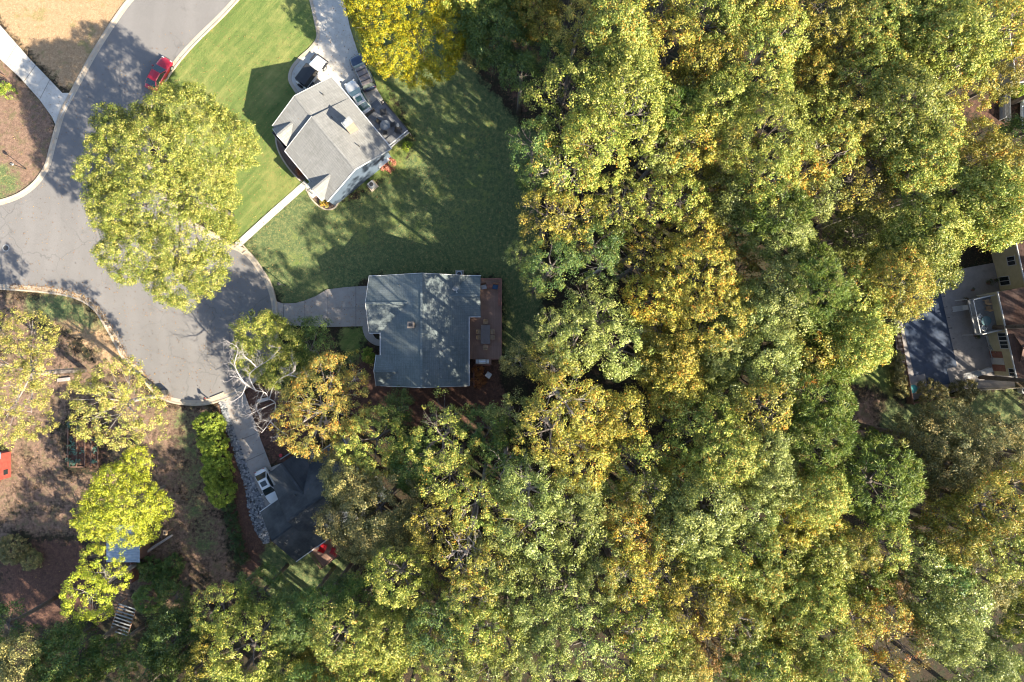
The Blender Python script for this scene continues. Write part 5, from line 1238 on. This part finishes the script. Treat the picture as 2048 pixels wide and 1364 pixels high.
# by the pool
def loc4(x, y, z): return Matrix.Rotation(A4, 4, 'Z') @ Vector((x, y, z)) + O4
table('glass_table', 'oval glass table on the raised balcony', loc4(3.2, -1.0, 2.4), A4, .6, .6, .72, glass('table_glass', (.12, .2, .22), .05), roundt=True, legm=M['white'])
for i, (x, y, a, l) in enumerate(((1.0, -.2, 180, 'by the wall, upper one'), (1.8, -.2, 180, 'by the wall, lower one'), (2.6, -1.6, 40, 'left of the glass table'), (4.0, -1.4, 140, 'below the glass table'))):
    chair('balcony_chair', f'pale balcony chair {l}', loc4(x, y, 2.4), A4 + R(a), M['white'] if i > 1 else M['teak'], 'chairs on the balcony', .55, .5)
def lounger(label, px, py, rz, mat):
    t = thing('sun_lounger', label, 'sun lounger', W(px, py, 0), rz, 'sun loungers on the pool terrace'); t.location.z = .06
    f = MB(); f.bar((-.95, -.3, .32), (.95, -.3, .32), .025).bar((-.95, .3, .32), (.95, .3, .32), .025)
    for i in range(14): f.box(-.92 + i*.1, -.86 + i*.1, -.28, .28, .33, .345)
    f.build('frame', M['white'], t); q = MB(); q.slab([(.35, -.28, .37), (.98, -.28, .72), (.98, .28, .72), (.35, .28, .37)], .03); q.build('backrest', mat, t)
    for sx in (-.8, .8):
        for sy in (-.28, .28): MB().box(sx-.02, sx+.02, sy-.02, sy+.02, 0, .32).build('leg', M['white'], t)
lounger('pale cushioned lounger alone on the open pool terrace', 1916, 617, R(8), M['white'])
lounger('grey lounger against the cream wall, upper of two', 1976, 684, R(-75), M['grey'])
lounger('pale lounger against the cream wall, lower of two', 1982, 706, R(-75), M['white'])
lounger('grey lounger at the bottom of the pool terrace, left one', 1938, 749, R(14), M['grey'])
lounger('white lounger at the bottom of the pool terrace, right one', 1962, 744, R(20), M['white'])
table('garden_table', 'round teal table at the lower left corner of the pool', W(1820, 777, .06), 0, .52, .52, .7, plain('teal_plastic', (.02, .22, .22), .4), roundt=True)
for i, (x, y, r_) in enumerate(((1932, 599, .25), (1925, 601, .18), (1949, 671, .3), (1975, 566, .3), (1944, 580, .2), (1990, 560, .22))):
    t = thing('plant_pot', f'dark potted plant on the pool terrace, {NUM[i]} listed from the balcony outward' if False else ('dark potted plant left of the balcony, larger one', 'dark potted plant left of the balcony, smaller one', 'dark potted plant in front of the lower balcony end', 'dark potted plant beside the wing wall, left one', 'dark potted plant at the top of the terrace', 'dark potted plant beside the wing wall, right one')[i], 'potted plant', W(x, y, .06), 0, 'potted plants on the pool terrace')
    MB().lathe((0, 0, 0), [(r_*.6, 0), (r_*.8, .3), (r_*.7, .3)], 14).build('pot', M['wood'], t)
    lo = [(0, 0, .45, r_ * 1.1, .3)]; put_mesh('foliage', make_crown('foliage_mesh', 300 + i, lo, 'bush', .8), t, LM['S'])
def fence(name, pts, label, h=1.5, mat=None):
    b = MB(); P = [W(x, y) for x, y in pts]; t = thing(name, label, 'fence', P[0])
    for a, c in zip(P[:-1], P[1:]):
        a = a - P[0]; c = c - P[0]; L = (c - a).length; n = int(L / .16)
        b.bar(a + Vector((0, 0, .4)), c + Vector((0, 0, .4)), .03, .05).bar(a + Vector((0, 0, h - .2)), c + Vector((0, 0, h - .2)), .03, .05)
        for i in range(n):
            p = a.lerp(c, (i + .5) / n); d = (c - a).normalized() * .065; q = Vector((-d.y, d.x, 0)) * .3
            b.slab([p - d + q + Vector((0, 0, h)), p + d + q + Vector((0, 0, h)), p + d - q * .0 + Vector((0, 0, h)), p - d + Vector((0, 0, h))], h)
    b.build('pickets', mat or M['wood'], t); pb = MB()
    for a, c in zip(P[:-1], P[1:]):
        a = a - P[0]; c = c - P[0]; n = max(1, int((c - a).length / 2.2))
        for i in range(n + 1): p = a.lerp(c, i / n); pb.box(p.x-.05, p.x+.05, p.y-.05, p.y+.05, -.05, h + .1)
    pb.build('posts', mat or M['wood'], t); return t
fence('picket_fence', [(1786, 650), (1800, 730), (1814, 806)], 'brown wooden fence between the lawn and the left side of the pool')
fence('picket_fence', [(1816, 806), (1870, 797), (1920, 790)], 'low brown fence under the shrubs below the pool', 1.2)
fence('picket_fence', [(1948, 779), (2036, 774)], 'pale wooden fence from the terrace to the corner of the cream-walled house', 1.3, M['siding2'])
fence('picket_fence', [(1999, 196), (1999, 240)], 'thin upright rail fence in the dark yard by the top right house', 1.1, M['grey'])
fence('picket_fence', [(2008, 190), (2009, 244)], 'second thin rail fence right beside the first in that dark yard', 1.1, M['grey'])
t = thing('grey_tank', 'round grey bin with dark lid below the cream-walled house', 'bin', W(2040, 780, 0)); MB().lathe((0, 0, 0), [(.4, 0), (.44, .9), (.4, .92)], 20).build('drum', M['grey'], t); MB().lathe((0, 0, .92), [(.3, 0), (.3, .03), (.1, .08)], 16).build('lid', M['dark'], t)
# street furniture
def lamp(px, py, label):
    t = thing('lamp_post', label, 'lamp post', W(px, py, 0), 0)
    MB().tube([(0, 0, -.05), (0, 0, .25), (0, 0, 2.2)], [.07, .05, .035], 10).build('post', M['dark'], t)
    MB().bar((-.22, 0, 1.9), (.22, 0, 1.9), .015).build('cross_arm', M['dark'], t)
    h = MB().lathe((0, 0, 2.2), [(.08, 0), (.15, .08), (.19, .32), (.12, .34)], 8).build('lantern', M['white'], t); MB().lathe((0, 0, 2.54), [(.22, 0), (.10, .12), (.02, .2)], 8).build('cap', M['dark'], h)
lamp(571, 571, 'small black garden lamp post with white lantern on the lawn beside the cul-de-sac')
lamp(52, 338, 'thin dark lamp post on the verge by the street at the left edge')
def mailbox(px, py, rz, label):
    t = thing('mailbox', label, 'mailbox', W(px, py, 0), rz)
    MB().box(-.05, .05, -.05, .05, -.05, 1.05).build('post', M['wood'], t); b = MB()
    loft(b, [[(x, -.1, 1.05), (x, -.1, 1.18), (x, -.06, 1.26), (x, .06, 1.26), (x, .1, 1.18), (x, .1, 1.05)] for x in (-.26, .26)]); bx = b.build('box', M['dark'], t)
    MB().box(.05, .18, -.125, -.102, 1.12, 1.26).build('flag', M['red'], bx); MB().bar((-.05, 0, .8), (.3, 0, 1.02), .03).build('brace', M['wood'], t)
mailbox(470, 490, R(215), 'black mailbox at the kerb end of the straight footpath')
mailbox(417, 797, R(100), 'dark mailbox at the kerb left of the narrow lower driveway')
mailbox(10, 152, R(-140), 'black mailbox on the pine straw at the left edge by the sunlit driveway')
bd = border('planter_edging', [(470, 496), (482, 486), (495, 500), (486, 508)], .16, .16, M['kerb'], 'white edging of the tiny square planter by the mailbox', 'planter', kind=None, closed=True)
t = thing('wheelie_bin', 'black wheeled bin on the kerb right of the round gold-green tree', 'bin', W(334, 784, 0), R(10))
b = MB(); loft(b, [[(-.24*k, -.28*k, z), (.28*k, -.28*k, z), (.28*k, .28*k, z), (-.24*k, .28*k, z)] for k, z in ((.75, .03), (1, .95))]); b.build('body', M['dark'], t)
MB().box(-.32, .30, -.31, .31, .953, 1.02).build('lid', M['rail'], t, bevel=.03); MB().tube([(-.3, -.25, .1), (-.3, .25, .1)], .1, 12).build('wheel', TYRE, t)
t = thing('drain_inlet', 'dark storm drain opening in the kerb beside the narrow lower driveway', 'storm drain', W(436, 793, 0), R(22)); MB().box(-.9, .9, -.12, .25, 0, .155).build('lintel', M['kerb'], t); MB().box(-.75, .75, .251, .27, .02, .12).build('opening', M['dark'], t)
t = thing('paving_slab', 'pale weathered board lying on the ground right of the pale thin-leaved tree', 'board', W(128, 759, 0), R(6)); MB().box(-.8, .8, -.22, .22, .0, .14).build('plank', M['palebark'], t, bevel=.02)

# fallen leaves: banked along the kerb and scattered thinly on street, drive and lawn
def litter():
    rg = np.random.default_rng(9); P = []
    path = [np.array(W(x, y)[:2]) for x, y in ((345, 797), (312, 778), (283, 742), (255, 716), (236, 682), (218, 650), (192, 612), (150, 588), (90, 577), (20, 572))]
    for a, c in zip(path[:-1], path[1:]):
        L = np.linalg.norm(c - a); n = int(L * 75); t = rg.uniform(size=n)[:, None]; d = (c - a) / L; q = np.array([-d[1], d[0]])
        P.append(a + (c - a) * t + q * rg.normal(.05, .28, n)[:, None])
    def patch(x0, x1, y0, y1, n): 
        a = W(x0, y0); c = W(x1, y1); P.append(np.stack([rg.uniform(a.x, c.x, n), rg.uniform(c.y, a.y, n)], 1))
    patch(0, 540, 120, 790, 2600); patch(300, 1080, 60, 560, 3200); patch(0, 430, 560, 1250, 1800); patch(430, 560, 780, 1010, 350); patch(560, 740, 575, 655, 220); patch(620, 740, 10, 200, 150)
    P = np.concatenate(P); z = np.full((len(P), 1), .13) - 0.0
    z = np.where(rg.uniform(size=z.shape) < 1, .075 + rg.uniform(0, .02, z.shape), z)
    pos = np.concatenate([P, z], 1); nr = np.array([0, 0, 1.0]) + rg.normal(0, .35, pos.shape)
    me = leaf_mesh('fallen_leaves', pos, nr, rg.uniform(.06, .14, len(P)), .75, rg.uniform(0, 1, len(P)), rg)
    me.materials.clear(); me.materials.append(leafmat('leaf_fallen', [(0, (.10, .05, .025)), (.5, (.30, .15, .06)), (1, (.50, .34, .12))]))
    o = bpy.data.objects.new('fallen_leaves', me); COL.objects.link(o)
    tag(o, 'brown fallen leaves banked along the kerb and strewn over street and lawns', 'leaves', kind='stuff')
litter()

# real-world albedo level for everything but foliage (the exposure above is set for it)
def settle(k):
    leaf = set(m.name for m in bpy.data.materials if m.name.startswith(('leaf', 'needle')))
    for m in bpy.data.materials:
        if not m.use_nodes or m.name in leaf: continue
        b = m.node_tree.nodes.get('Principled BSDF')
        if b is None: continue
        if b.inputs['Base Color'].is_linked:
            src = b.inputs['Base Color'].links[0].from_socket
            n = m.node_tree.nodes.new('ShaderNodeHueSaturation'); n.inputs['Value'].default_value = k
            m.node_tree.links.new(src, n.inputs['Color']); m.node_tree.links.new(n.outputs[0], b.inputs['Base Color'])
        else:
            c = b.inputs['Base Color'].default_value; b.inputs['Base Color'].default_value = (c[0]*k, c[1]*k, c[2]*k, 1)
settle(.76)
